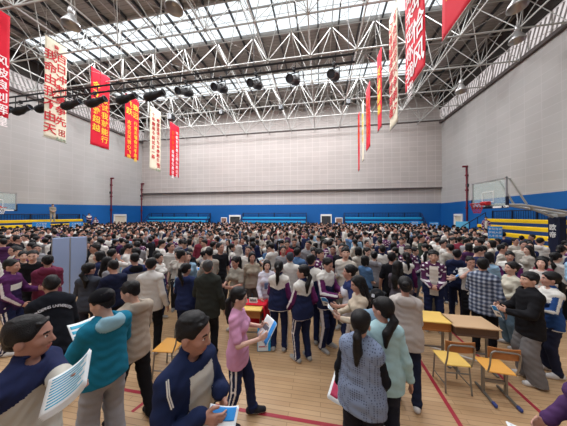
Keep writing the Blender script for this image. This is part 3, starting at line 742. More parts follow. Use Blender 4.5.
        t = tg[ijk[:, 0], ijk[:, 1], ijk[:, 2]]
        return V, Q, t
def np_mesh(name, V, Q, mats, mi=None, smooth=True):
    me = bpy.data.meshes.new(name); nq = len(Q)
    me.vertices.add(len(V)); me.vertices.foreach_set('co', np.ascontiguousarray(V, np.float32).ravel())
    me.loops.add(nq * 4); me.loops.foreach_set('vertex_index', np.ascontiguousarray(Q, np.int32).ravel())
    me.polygons.add(nq); me.polygons.foreach_set('loop_start', np.arange(0, nq * 4, 4, dtype=np.int32))
    for m in mats: me.materials.append(m)
    if mi is not None: me.polygons.foreach_set('material_index', np.ascontiguousarray(mi, np.int32))
    me.polygons.foreach_set('use_smooth', np.full(nq, smooth)); me.update(calc_edges=True); me.validate(); return me
def obj_of(me, parent, name):
    o = bpy.data.objects.new(name, me); COL.objects.link(o); o.parent = parent; return o
def rot(rx=0, ry=0, rz=0): return np.array(Matrix.Rotation(rz, 3, 'Z') @ Matrix.Rotation(ry, 3, 'Y') @ Matrix.Rotation(rx, 3, 'X'))
def ik(S_, W_, l1, l2, pole):
    S_, W_, pole = (np.array(v, float) for v in (S_, W_, pole)); d = W_ - S_; L = np.linalg.norm(d)
    if L > (l1 + l2) * .995: W_ = S_ + d / L * (l1 + l2) * .995; d = W_ - S_; L = np.linalg.norm(d)
    u = d / L; a = (l1 * l1 - l2 * l2 + L * L) / (2 * L); hgt = math.sqrt(max(0, l1 * l1 - a * a))
    p = pole - u * pole.dot(u); p /= np.linalg.norm(p) + 1e-9
    return S_ + u * a + p * hgt, W_

ARM = dict(hang=((.27, -.01, .86), None), read=((.11, -.31, 1.10), (-.25, -.75, .25)), readhi=((.10, -.27, 1.22), (-.25, -.7, .45)), clasp=((.05, -.25, 1.00), (-.85, -.3, -.1)),
           low=((.16, -.22, .92), (-.2, -.8, -.4)), face=((.06, -.19, 1.44), (-.3, .1, .95)), hip=((.23, -.02, .98), (-.5, -.6, -.5)), back=((.25, .06, .86), None), side=((.27, -.20, 1.08), (-.1, -.95, 0)),
           pocket=((.20, -.07, .92), None), up=((.2, -.2, 1.5), (0, 0, 1)), cross=((-.05, -.24, 1.12), (-.95, -.1, .05)))
def skeleton(sp):
    """joints of a 1.72 m figure facing -Y; the figure's own left is +X"""
    f = sp.get('fem', 0); J = {}; lean = sp.get('lean', 0.); hx = sp.get('sway', 0.)
    RL = rot(lean); piv = np.array([hx, 0, .95])
    def up(p): return piv + RL @ (np.array(p, float) + [hx, 0, 0] - piv)
    J['up'] = up; J['RL'] = RL; sw = .136 if f else .154
    J['neck'] = up((0, .015, 1.43)); J['pivot'] = up((0, .012, 1.50))
    J['RH'] = RL @ rot(sp.get('pitch', 0.), sp.get('tilt', 0.), sp.get('turn', 0.))
    hsz = sp.get('headk', 1.05); J['hk'] = hsz
    J['head'] = lambda p: J['pivot'] + J['RH'] @ (np.array(p, float) - [0, .012, 1.50]) * hsz
    for sx, nm in ((1, 'L'), (-1, 'R')):
        S_ = up((sx * sw, .015, 1.372)); a = sp.get('arm' + nm, 'hang')
        tgt, hd = ARM[a] if isinstance(a, str) else a
        W_ = up((sx * tgt[0], tgt[1], tgt[2])) ; pole = np.array([sx * .55, .6, -.45]) if hd is not None else np.array([sx * .25, 1., 0])
        E, W_ = ik(S_, W_, .285, .25, pole)
        fd = (W_ - E) / np.linalg.norm(W_ - E)
        if hd is not None: hdv = np.array([sx * hd[0], hd[1], hd[2]]); hdv /= np.linalg.norm(hdv)
        else: hdv = fd
        J['S' + nm], J['E' + nm], J['W' + nm], J['H' + nm] = S_, E, W_, hdv
        ft = sp.get('foot' + nm, (sx * .11, 0., 0.)); H_ = np.array([hx + sx * .088, .0, .90]); A_ = np.array([ft[0], ft[1] + .02, .085 + (ft[2] if len(ft) > 2 else 0)])
        K, A_ = ik(H_, A_, .415, .415, (sx * .1, -1, 0)); J['hip' + nm], J['K' + nm], J['A' + nm] = H_, K, A_
        J['yaw' + nm] = ft[3] if len(ft) > 3 else sx * .15
    return J
def hand(s, J, nm, sx, hold, fat=1.):
    W_ = J['W' + nm]; d = J['H' + nm]
    side = np.cross(d, np.array([sx, 0, .0])) if hold is None else np.array([0, 0, 1.])
    if hold is None: side = np.array([0, -1., 0])         # thumb side forward when hanging
    side = side - d * side.dot(d); side /= np.linalg.norm(side) + 1e-9
    n = np.cross(side, d); n *= np.sign(n.dot(np.array([-sx, 0, 0])) or 1)      # palm side, towards the body
    P0 = W_ + d * .02; s.cone(W_, W_ + d * .03, .027, .026, .012, 20)
    for o in (-.022, 0, .022): s.cone(W_ + d * .035 + side * o * .8, W_ + d * .085 + side * o, .0165 * fat, .0145 * fat, .010, 20)
    cu = .35 if hold is None else .75
    for i, o in enumerate((.031, .0105, -.0105, -.031)):
        ln = (.042, .047, .044, .034)[i]; r = (.0095, .0098, .0095, .0085)[i] * fat
        a = W_ + d * (.088 - .004 * abs(i - 1)) + side * o
        d1 = d * math.cos(cu * .6) + n * math.sin(cu * .6); b = a + d1 * ln
        d2 = d * math.cos(cu * 1.6) + n * math.sin(cu * 1.6); c = b + d2 * ln * .75
        s.cone(a, b, r, r * .95, .004, 20); s.cone(b, c, r * .95, r * .8, .004, 20)
    a = W_ + d * .03 + side * .022; b = a + side * .034 + d * .028 + n * .012; c = b + d * .03 + n * .012 + side * .004
    s.cone(a, b, .0135 * fat, .0115 * fat, .008, 20); s.cone(b, c, .0115 * fat, .009 * fat, .005, 20)
def torso(s, J, off, f, tag=1, bulk=0., waist=True):
    up = J['up']; o = off + bulk
    hipr, wr_, ch = (.160, .118, .136) if f else (.148, .134, .150)
    s.cone(up((0, 0, .93)), up((0, 0, 1.10)), hipr + o, wr_ + o, .03, tag, .66); s.cone(up((0, 0, 1.10)), up((0, 0, 1.31)), wr_ + o, ch + o, .03, tag, .64)
    s.cone(J['SL'], J['SR'], .052 + off, .052 + off, .05, tag); s.cone(J['SL'], J['neck'] + [0, 0, -.012], .048 + off, .054 + off * .6, .03, tag); s.cone(J['SR'], J['neck'] + [0, 0, -.012], .048 + off, .054 + off * .6, .03, tag)
    if f: s.ell(up((.07, -.085, 1.255)), (.07 + off, .055 + off, .065 + off), None, .04, tag); s.ell(up((-.07, -.085, 1.255)), (.07 + off, .055 + off, .065 + off), None, .04, tag)
def body(sp, J):
    s = Solid(J['hk']); f = sp.get('fem', 0); hd = J['head']; RH = J['RH']; torso(s, J, 0, f, 1)
    s.cone(J['neck'], hd((0, .005, 1.55)), .055 - .008 * f, .052 - .007 * f, .03, 2)
    for sx, nm in ((1, 'L'), (-1, 'R')):
        s.cone(J['S' + nm], J['E' + nm], .048 - .008 * f, .037 - .005 * f, .015, 3); s.cone(J['E' + nm], J['W' + nm], .040 - .005 * f, .027 - .003 * f, .01, 3)
        hand(s, J, nm, sx, None if sp.get('arm' + nm, 'hang') in ('hang', 'back', 'pocket') else 1, sp.get('fat', 1.))
        s.cone(J['hip' + nm], J['K' + nm], .083, .056, .03, 4); s.cone(J['K' + nm] + [0, .01, -.02], J['A' + nm], .056, .036, .02, 4)
        yw = J['yaw' + nm]; fd = np.array([math.sin(yw), -math.cos(yw), 0]); s.cone(J['A' + nm] + [0, .015, -.045], J['A' + nm] + fd * .14 + [0, 0, -.055], .032, .022, .02, 5)
    # head
    s.ell(hd((0, .012, 1.632)), (.076, .096, .092), RH, .02, 10); s.ell(hd((0, -.030, 1.570)), (.056 - .004 * f, .062, .080 - .004 * f), RH, .035, 10)
    s.ell(hd((0, -.052, 1.519)), (.030, .030, .024), RH, .03, 10)                                     # chin
    s.ell(hd((0, -.062, 1.628)), (.056, .026, .012), RH, .015, 10)                                    # brow ridge
    for sx in (1, -1):
        s.ell(hd((sx * .042, -.058, 1.580)), (.022, .022, .024), RH, .02, 10)                         # cheek
        s.sub(hd((sx * .031, -.094, 1.606)), (.017, .014, .0105), RH); s.ell(hd((sx * .031, -.0745, 1.606)), (.013, .0125, .0095), RH, .001, 11)
        s.ell(hd((sx * .077, .012, 1.588)), (.011, .021, .031), RH, .006, 12)
    s.cone(hd((0, -.082, 1.612)), hd((0, -.104, 1.570)), .008, .0125, .010, 13)
    for sx in (1, -1): s.ell(hd((sx * .012, -.092, 1.566)), (.009, .010, .008), RH, .006, 13)
    s.ell(hd((0, -.087, 1.541)), (.023, .010, .0055), RH, .004, 14); s.ell(hd((0, -.085, 1.531)), (.019, .010, .0065), RH, .004, 14)
    return s
def skin_mats(sp, J, V, Q, t, cols):
    c = V[Q].mean(1); q = (c - J['pivot']) @ J['RH'] / J['hk'] + [0, .012, 1.50]; tf = t[Q[:, 0]]
    mi = np.zeros(len(Q), np.int32); fr = q[:, 1] < -.055; ax_ = np.abs(q[:, 0])
    mi[fr & (tf == 11) & (((ax_ - .031) / .013) ** 2 + ((q[:, 2] - 1.606) / .0085) ** 2 < 1)] = 1
    mi[fr & (tf == 11) & (np.abs(ax_ - .031) < .0065) & (np.abs(q[:, 2] - 1.606) < .008)] = 2
    mi[fr & (ax_ > .014) & (ax_ < .050) & (np.abs(q[:, 2] - (1.630 - .12 * np.abs(ax_ - .03))) < .0052)] = 2
    mi[(q[:, 1] < -.075) & (ax_ < .023) & (np.abs(q[:, 2] - 1.536) < .009)] = 3
    return mi
def hair(sp, J):
    k = sp.get('hair', 'short'); s = Solid(J['hk'], .022); hd = J['head']; RH = J['RH']; f = sp.get('fem', 0)
    def E(c, r, kk=.02): s.ell(hd(c), r, RH, kk)
    E((0, .020, 1.645), (.0815, .1005, .0945))
    sd = sp.get('seed', 0)
    if k in ('short', 'mop'):
        E((0, .052, 1.602), (.064, .050, .066 if k == 'short' else .072), .01)
        for i in range(18):                                   # loose tufts over the crown
            a = i * 2.4 + sd; r = .15 + .75 * ((i * .618 + sd) % 1); E((.0715 * r * math.cos(a), .020 + .089 * r * math.sin(a), 1.645 + .0835 * math.sqrt(1 - r * r)), (.017, .019, .0125 + .002 * math.sin(i * 1.9)), .003)
        for sx in (1, -1): E((sx * .068, .025, 1.632), (.0125, .058, .046), .008)
    if k in ('bob', 'long', 'pony', 'bun', 'lowpony'): E((0, .024, 1.648), (.0835, .1025, .0945)); E((0, .05, 1.60), (.068, .052, .07))
    cutf = {'short': (.0, -.100, 1.590, .069, .078, .093), 'mop': (0, -.118, 1.575, .080, .078, .096), 'buzz': (0, -.1, 1.60, .082, .085, .10)}.get(k, (0, -.112, 1.580, .070, .076, .100))
    s.sub(hd(cutf[:3]), cutf[3:], RH)
    if k == 'short':
        for i in range(7): E((-.048 + .016 * i, -.060 + 5 * (-.048 + .016 * i) ** 2, 1.690 - .004 * ((i * 5 + int(sd * 3)) % 3)), (.014, .013, .011), .004)
    if k == 'mop':
        for i in range(8): x = -.058 + .0166 * i; E((x, -.074 + 6 * x * x, 1.672 - .007 * ((i * 7 + int(sd * 5)) % 3) - 3 * x * x), (.014, .011, .024), .007)
        for sx in (1, -1): E((sx * .074, -.014, 1.632), (.011, .034, .036), .012)
    if k in ('bob', 'long', 'pony', 'bun', 'lowpony'):
        for sx in (1, -1): E((sx * .036, -.062, 1.683), (.032, .014, .018), .012); E((sx * .064, -.036, 1.650), (.014, .024, .038), .012)
    # keep the ears and neck clear, then trim at the nape
    if k in ('short', 'mop', 'buzz'):
        for sx in (1, -1): s.sub(hd((sx * .085, -.008, 1.572)), (.022, .032, .040), RH)
    nz = RH @ np.array([0, 0, -1.]); lim = 1.538 if k in ('short', 'mop', 'buzz', 'pony', 'bun', 'lowpony') else 1.40
    s.cut(nz, nz.dot(hd((0, 0, lim))))
    s2 = []
    up = J['up']
    if k == 'bob':
        for sx in (1, -1): s.ell(hd((sx * .072, .01, 1.565)), (.026, .055, .085), RH, .02)
        s.ell(hd((0, .075, 1.56)), (.075, .04, .085), RH, .02)
    if k == 'long':
        for sx in (1, -1): s.chain([hd((sx * .075, .0, 1.62)), hd((sx * .082, .02, 1.53)), up((sx * .085, .055, 1.40))], [.028, .034, .028], .02)
        s.chain([hd((0, .085, 1.62)), hd((0, .095, 1.52)), up((0, .125, 1.36)), up((0, .135, 1.20))], [.07, .068, .078, .05], .03, 0, .75)
    if k == 'pony':
        s.ell(hd((0, .118, 1.655)), (.026, .026, .026), RH, .012); s.chain([hd((0, .118, 1.66)), hd((0, .165, 1.635)), hd((0, .168, 1.54)), up((0.01, .15, 1.40)), up((.02, .14, 1.30))], [.022, .034, .04, .034, .012], .015)
    if k == 'lowpony':
        s.ell(hd((0, .105, 1.575)), (.03, .026, .026), RH, .012); s.chain([hd((0, .105, 1.575)), hd((0, .13, 1.53)), up((.0, .125, 1.40)), up((0.01, .13, 1.27))], [.024, .04, .044, .018], .015)
    if k == 'bun': s.ell(hd((0, .118, 1.655)), (.045, .04, .04), RH, .008)
    return s
def top(sp, J):
    """sp['top']: tee, jacket, hoodie, coat, sweater, vest"""
    s = Solid(); kind = sp.get('top', 'tee'); f = sp.get('fem', 0); hd = J['head']; up = J['up']
    off = dict(tee=.012, jacket=.020, hoodie=.021, coat=.025, sweater=.016, vest=.020)[kind]; bulk = dict(tee=.006, jacket=.012, hoodie=.012, coat=.016, sweater=.008, vest=.014)[kind] + sp.get('bulk', 0) * .6
    torso(s, J, off, f, 1, bulk); hem = sp.get('hem', dict(tee=.84, jacket=.80, hoodie=.80, coat=.62, sweater=.86, vest=.80)[kind])
    wr0 = (.160 if f else .152) + off + bulk
    s.cone(up((0, 0, .95)), up((0, 0, hem - .05)), wr0, wr0 + .012, .03, 1, .68)
    for sx, nm in ((1, 'L'), (-1, 'R')):
        tg = 3 if sx > 0 else 4; S_, E, W_ = J['S' + nm], J['E' + nm], J['W' + nm]
        ra, rb, rc = .050 - .006 * f + off, .041 - .005 * f + off, .033 - .003 * f + off * .8
        if kind == 'tee' or sp.get('sleeve') == 'short':
            T_ = S_ + (E - S_) * .78; s.cone(S_, T_, ra, ra + .002, .03, tg)
        else:
            s.cone(S_, E, ra, rb, .014, tg); s.cone(E, W_ - (W_ - E) * .03, rb, rc, .010, tg)
            if kind in ('jacket', 'hoodie', 'sweater'): s.cone(W_ - (W_ - E) * .14, W_ - (W_ - E) * .02, rc + .004, rc - .004, .008, tg)
            s.ell(E + (W_ - E) * .12, (rb + .006,) * 3, None, .02, tg)
    nk = J['neck']
    if kind in ('jacket', 'coat') or sp.get('collar'): s.cone(nk + [0, .004, .0], up((0, .004, 1.478)), .074, .068, .012, 2)
    if kind == 'hoodie' or sp.get('hood'):
        s.ell(up((0, .105, 1.425)), (.125, .062, .085), J['RL'], .03, 5); s.cone(up((.095, .03, 1.43)), up((.045, -.085, 1.385)), .034, .024, .02, 5); s.cone(up((-.095, .03, 1.43)), up((-.045, -.085, 1.385)), .034, .024, .02, 5)
        s.sub(up((0, .075, 1.50)), (.075, .055, .05), J['RL'])
    s.cut((0, 0, -1), -hem)
    # neck opening
    s.sub(up((0, -.03, 1.475)), (.056, .062, .05 if kind in ('tee', 'sweater', 'vest') else .04), J['RL'])
    return s
def trousers(sp, J):
    s = Solid(); w = sp.get('wide', 0.); f = sp.get('fem', 0); hx = sp.get('sway', 0.)
    s.cone((hx, 0, 1.0), (hx, 0, .90), .150, .168, .03, 1, .68)
    for sx, nm in ((1, 'L'), (-1, 'R')):
        tg = 3 if sx > 0 else 4; H_, K, A_ = J['hip' + nm], J['K' + nm], J['A' + nm]; e = .0
        end = A_ + (K - A_) * (sp.get('crop', .0)) + ([0, 0, -.03] if not sp.get('crop') else [0, 0, 0])
        s.cone(H_, K, .098, .074 + w * .5, .025, tg); s.cone(K, end, .074 + w * .5, .055 + w, .02, tg)
        if not w and not sp.get('crop'): s.ell(end + [0, -.01, .05], (.064, .066, .03), None, .02, tg)
    s.cut((0, 0, -1), -.035); s.cut((0, 0, 1), 1.03)
    return s
def shoe(J, nm):
    s = Solid(); A_ = J['A' + nm]; yw = J['yaw' + nm]; fd = np.array([math.sin(yw), -math.cos(yw), 0]); b = A_ * [1, 1, 0] + [0, 0, max(0, A_[2] - .085)]
    s.cone(b - fd * .05 + [0, 0, .045], b + fd * .05 + [0, 0, .045], .041, .044, .02); s.cone(b + fd * .05 + [0, 0, .04], b + fd * .155 + [0, 0, .032], .045, .036, .02)
    s.cone(b - fd * .02 + [0, 0, .05], A_ + [0, 0, .02], .042, .044, .02)
    s.cut((0, 0, -1), -(b[2] + .002)); return s

# --- garment colour blocking (where the cloth itself changes colour)
def seg_side(c, a, b):
    d = b - a; u = np.clip(((c - a) @ d) / (d @ d), 0, 1)[:, None]; r = c - (a + u * d); return r, np.linalg.norm(r, axis=1) + 1e-9, u[:, 0]
def pat_top(sp, J, V, Q, t):
    p = sp.get('pat'); c = V[Q].mean(1); tf = t[Q[:, 0]]; mi = np.zeros(len(Q), np.int32); cu = (c - [0, 0, .95]) @ J['RL'] + [0, 0, .95]
    slv = (tf == 3) | (tf == 4)
    if p == 'uniform':       # 0 navy body, 1 white yoke, 2 purple sleeve, 3 white stripe
        wave = 1.20 + .05 * np.sin(np.abs(cu[:, 0]) * 9)
        mi[(tf == 1) & (cu[:, 2] > wave)] = 1; mi[tf == 2] = 0; mi[slv] = 2
        mi[(tf == 1) & (cu[:, 2] < .815)] = 3
    if p == 'uniform2':      # purple yoke, white band
        mi[(tf == 1) & (cu[:, 2] > 1.18)] = 1; mi[(tf == 1) & (cu[:, 2] > 1.28)] = 2; mi[tf == 2] = 2; mi[slv] = 2
    if p == 'open':          # jacket worn open over a shirt: 0 jacket, 1 shirt
        ax_ = np.abs(cu[:, 0]) < .055 + .03 * (1.4 - cu[:, 2]); mi[(tf == 1) & (cu[:, 1] < 0) & ax_ & (cu[:, 2] < 1.41)] = 1
    if p == 'openwide':
        ax_ = np.abs(cu[:, 0] - .01) < .10 + .05 * (1.4 - cu[:, 2]); mi[(tf == 1) & (cu[:, 1] < 0) & ax_ & (cu[:, 2] < 1.40)] = 1
    if p == 'blockW':        # navy shoulders and upper sleeves, pale chest and forearms
        mi[(tf == 1) & (cu[:, 2] > 1.33 - .5 * np.maximum(0, np.abs(cu[:, 0]) - .08))] = 1; mi[tf == 2] = 1
        for nm, tg in (('L', 3), ('R', 4)): mi[(tf == tg) & (np.linalg.norm(c - J['S' + nm], axis=1) < .27)] = 1
    if p == 'uniopen':
        mi[slv] = 2; mi[(tf == 1) & (cu[:, 2] > 1.18)] = 3; mi[(tf == 1) & (cu[:, 2] > 1.22) & (np.sin(cu[:, 0] * 48 + 1) * np.sin(cu[:, 2] * 55) > -.55)] = 2; mi[slv & (np.sin(c[:, 2] * 30) > .9)] = 3
        mi[(tf == 1) & (cu[:, 1] < 0) & (np.abs(cu[:, 0]) < .075) & (cu[:, 2] < 1.41)] = 1
    if p in ('blockL', 'raglan'):   # 0 white body, 1 navy shoulders and sleeves
        mi[slv] = 1; mi[(tf == 1) & (cu[:, 2] > 1.33 + .0 * cu[:, 0])] = 1; mi[tf == 2] = 1
        if p == 'raglan': mi[(tf == 5)] = 2
    if p == 'sidestripe': mi[slv] = 1
    if p == 'hood': mi[tf == 5] = 1
    if p == 'vest': mi[slv] = 1; mi[tf == 2] = 1
    if p in ('uniform', 'uniform2', 'uniopen', 'sidestripe', 'stripe'):
        for nm, tg, sx in (('L', 3, 1), ('R', 4, -1)):
            for a, b in ((J['S' + nm], J['E' + nm]), (J['E' + nm], J['W' + nm])):
                m = np.where(tf == tg)[0]
                if not len(m): continue
                r, L, u = seg_side(c[m], a, b); out = np.array([sx, .15, .35]); d = (b - a) / np.linalg.norm(b - a); out = out - d * out.dot(d); out /= np.linalg.norm(out)
                k = (r @ out) / L > .93; mi[m[k & (L < .085)]] = 3
    if p == 'zip': mi[(tf == 1) & (cu[:, 1] < 0) & (np.abs(cu[:, 0]) < .008)] = 1
    return mi
def pat_leg(sp, J, V, Q, t):
    c = V[Q].mean(1); tf = t[Q[:, 0]]; mi = np.zeros(len(Q), np.int32)
    if sp.get('legstripe'):
        for nm, tg, sx in (('L', 3, 1), ('R', 4, -1)):
            for a, b in ((J['hip' + nm], J['K' + nm]), (J['K' + nm], J['A' + nm])):
                m = np.where(tf == tg)[0]; r, L, u = seg_side(c[m], a, b); cs = (r @ np.array([sx, .1, 0.])) / L; mi[m[(cs > .90)]] = 1
                if sp['legstripe'] == 2: mi[m[(cs > .985)]] = 0
    return mi
M_eye = mat('eye_white', 'd8d3cd', .3); M_iris = HAIR; 
def lips(c): return mat('lips', 'a5625a', .5)
def folds(V, Q, A, ph):
    e1 = V[Q[:, 1]] - V[Q[:, 0]]; e2 = V[Q[:, 3]] - V[Q[:, 0]]; fn = np.cross(e1, e2); N = np.zeros_like(V)
    for i in range(4):
        for a in range(3): N[:, a] += np.bincount(Q[:, i], fn[:, a], len(V))
    N /= np.linalg.norm(N, axis=1)[:, None] + 1e-12; x, y, z = V.T
    w = np.sin(46 * z + 14 * x + 3 * np.sin(15 * y + 9 * z + ph) + ph) * (.55 + .45 * np.sin(7 * x - 11 * z + ph * 1.7))
    w += .8 * np.sin(31 * x - 22 * z + 2.5 * np.sin(19 * z + ph) + 9 * y) * (.5 + .5 * np.sin(9 * z + 5 * y + ph)) + .5 * np.sin(70 * z - 30 * x + 40 * y + 2 * np.sin(23 * x + ph))
    return V + N * (A * .62 * w)[:, None]
HK = [1.]
def figure_meshes(sp, h, hh=None, shoes=True):
    J = skeleton(sp); out = []; sd_ = sp.get('seed', 0) * 3.1; HK[0] = J['hk']
    V, Q, t = body(sp, J).mesh(hh or h); out.append(('body', np_mesh('body', V, Q, [sp['skin'], M_eye, M_iris, lips(0)], skin_mats(sp, J, V, Q, t, None))))
    V, Q, t = hair(sp, J).mesh(hh or h); V = folds(V, Q, .0035 if sp.get('fem') else .0065, sd_ + 1); out.append(('hair', np_mesh('hair', V, Q, [sp.get('hairmat', HAIR)])))
    V, Q, t = top(sp, J).mesh(h); mi_ = pat_top(sp, J, V, Q, t); V = folds(V, Q, sp.get('fold', .0055), sd_); out.append((dict(tee='shirt', jacket='jacket', hoodie='hooded_jacket', coat='coat', sweater='sweater', vest='vest')[sp.get('top', 'tee')], np_mesh('top', V, Q, sp['topm'], mi_)))
    V, Q, t = trousers(sp, J).mesh(h); mi_ = pat_leg(sp, J, V, Q, t); V = folds(V, Q, .005, sd_ + 2); out.append(('trousers', np_mesh('trousers', V, Q, sp['legm'], mi_)))
    if shoes:
        for nm in 'LR':
            V, Q, t = shoe(J, nm).mesh(h); z = V[Q].mean(1)[:, 2]; out.append(('shoe', np_mesh('shoe', V, Q, sp['shoem'], (z < .028).astype(np.int32))))
    return J, out
TAKEN = []
def place(sp, loc, face, ht):
    """face: degrees, 0 looks at the camera, +90 to the right of the picture, 180 away"""
    a = math.atan2(CAM.y - loc[1], CAM.x - loc[0]) + PI / 2 + math.radians(face); k = ht / 1.72
    return a, k
def person(label, px, head_y, ht, face, sp, h=.009, hh=None, group=None, floor=None):
    p = at_h(px, head_y, ht)
    if p.y < 0 or (p - CAM).length > 40: raise ValueError(label)
    t = thing('person', label, 'person', (p.x, p.y, 0), 0, group); a, k = place(sp, p, face, ht)
    t.rotation_euler = (0, 0, a); t.scale = (k * sp.get('wid', 1), k * sp.get('wid', 1), k); TAKEN.append((p.x, p.y, .30))
    J, ms = figure_meshes(sp, h, hh)
    for nm, me in ms: obj_of(me, t, nm)
    t['_k'] = k
    return t, J
def local_of(px, head_y, ht, face, qx, qy, z):
    """a point of the picture at depth z in the own space of a figure that will stand there"""
    p = at_h(px, head_y, ht); a, k = place({}, p, face, ht)
    return tuple((Matrix.LocRotScale((p.x, p.y, 0), Matrix.Rotation(a, 3, 'Z').to_euler(), (k, k, k)).inverted() @ at_z(qx, qy, z)))
def to_world(t, p):
    return Matrix.LocRotScale(t.location, t.rotation_euler, t.scale) @ Vector(p)

# ------------------------------------------------------------------ the people in front
SKD = skin('a47a6b'); SK = [skin('b3897a'), skin('c09886'), skin('a37b6c'), skin('caa494')]
NAVY = cloth('1f2747'); WHT = cloth('cfcdc8'); PUR = cloth('5b2456'); BLK = cloth('17181d'); GRY = cloth('8b8c92'); BEI = cloth('a39b91')
SHW = [cloth('c9c7c6', 'trainer_white'), mat('sole_white', 'dedbd6', .6)]; SHB = [cloth('1c1c22', 'trainer_black'), mat('sole_white', 'dedbd6')]; SHG = [cloth('9b9a98', 'trainer_grey'), mat('sole_white', 'dedbd6')]
UNI = [NAVY, WHT, PUR, cloth('d8d5d6')]; UNL = [NAVY, cloth('d8d5d6')]
def sp_(**k):
    d = dict(skin=SK[0], topm=[WHT], legm=[BLK], shoem=SHW); d.update(k); return d
M_paper = mat('brochure_paper', 'd9dde0', .6); M_teal = mat('brochure_teal', '37a3c4', .55, 0, .25, 30); M_pink = mat('brochure_pink', 'b43a5c', .55, 0, .3, 25); M_greenb = mat('green_cover', '2f6e55', .55); M_bluep = mat('brochure_blue', '2c86d0', .55, 0, .2, 20)
def brochure(name, label, loc, ex, ey, w, hgt, style='teal', pages=3, cat='brochure', bend=.03):
    """ex runs across the sheet, ey up the sheet; the printed side faces ex x ey"""
    M4 = basis(loc, ex, ey); t = bpy.data.objects.new(name, None); COL.objects.link(t); t.matrix_world = M4; t.empty_display_size = .05; tag(t, label, cat)
    n = 8
    def sheet(x0, x1, y0, y1, z, m, nm, bnd, th=.0015):
        b = MB(); vs = []; fs = []
        for s_ in (0, 1):
            for j in range(n + 1):
                for i in range(n + 1):
                    x = x0 + (x1 - x0) * i / n; y = y0 + (y1 - y0) * j / n
                    vs.append((x, y, z + bnd * (x / (w / 2)) ** 2 + bnd * .5 * (y / hgt) - th * s_))
        N = (n + 1) ** 2
        for j in range(n):
            for i in range(n):
                a = j * (n + 1) + i; fs.append((a, a + 1, a + n + 2, a + n + 1)); fs.append(tuple(k + N for k in (a + n + 1, a + n + 2, a + 1, a)))
        for i in range(n):
            a = i; c = n * (n + 1) + i; fs += [(a, a + N, a + 1 + N, a + 1), (c, c + 1, c + 1 + N, c + N)]
            a = i * (n + 1); c = a + n; fs += [(a, a + n + 1, a + n + 1 + N, a + N), (c, c + N, c + n + 1 + N, c + n + 1)]
        b.add(vs, fs); return b.build(nm, m, t, True)
    for k in range(pages): sheet(-w / 2 + .006 * k, w / 2 + .006 * k, -hgt / 2 - .008 * k, hgt / 2 - .008 * k, -.0025 * k, M_paper, 'page', bend)
    if style == 'teal':
        for k in range(4): sheet(-w * .42, w * (.42 if k % 2 else .3), hgt * (.40 - .22 * k) - hgt * .13, hgt * (.40 - .22 * k), .0025, M_teal, 'print', bend, .001)
    elif style == 'text':
        for k in range(10): sheet(-w * .42, w * (.42 - .1 * (k % 3)), hgt * (.42 - .085 * k) - hgt * .035, hgt * (.42 - .085 * k), .0025, M_teal, 'print', bend, .001)
    elif style == 'pink':
        sheet(-w * .4, -w * .05, -hgt * .4, hgt * .4, .0025, M_pink, 'print', bend, .001); sheet(w * .05, w * .4, 0, hgt * .3, .0025, mat('print_grey', '6b6d78', .6), 'print', bend, .001)
    elif style == 'blue':
        sheet(-w * .44, w * .44, hgt * .05, hgt * .46, .0025, M_bluep, 'print', bend, .001); sheet(-w * .3, w * .3, -hgt * .3, -hgt * .1, .0025, mat('print_grey', '6b6d78', .6), 'print', bend, .001)
    elif style == 'corner':
        sheet(w * .1, w * .5, -hgt * .5, hgt * .5, .0025, M_bluep, 'print', bend, .001); sheet(-w * .4, 0, -hgt * .1, hgt * .1, .0025, mat('print_grey', '6b6d78', .6), 'print', bend, .001)
    elif style == 'green': sheet(-w / 2, w / 2, -hgt / 2, hgt / 2, .002, M_greenb, 'cover', bend, .001)
    return t
def held(t, local, style, label, w=.21, hgt=.29, tilt=.9, yaw=0., pages=3, name='brochure', side=1, roll=0.):
    """a sheet in front of the person at a point in their own space, printed side towards their face"""
    R = Matrix.Rotation(t.rotation_euler.z + yaw, 3, 'Z'); ex = R @ Vector((-1, 0, 0)); ey = R @ Vector((0, -math.cos(tilt), math.sin(tilt)))
    if side < 0: ex = -ex
    if roll:
        q = Matrix.Rotation(roll, 3, ex.cross(ey)); ex = q @ ex; ey = q @ ey
    return brochure(name, label, to_world(t, local), ex, ey, w, hgt, style, pages)

# 1 man at the lower left
q1 = local_of(28, 321, 1.82, 48, 76, 392, 1.28)
t, J = person('man in navy and white jacket with short black hair reading handout at lower left corner', 28, 321, 1.82, 48,
    sp_(top='jacket', topm=[cloth('b0aea6'), cloth('202748')], pat='blockW', legm=[BLK], skin=SKD, armL=(q1, (-.15, -.75, .5)), armR=((.30, .03, .93), None), turn=.35, pitch=.06, hair='short', bulk=.015, headk=1.1), .0075, .0055)
q = at_z(71, 385, 1.27); e1 = Vector((RGT.x, RGT.y, 0)); 
brochure('handout', 'white handout with teal print held by the man at the lower left corner', q + Vector((0, 0, .02)), RGT * .77 + UPV * .60 + FWD * .1, UPV * .62 - RGT * .22 + FWD * .75, .29, .2, 'text', 4)
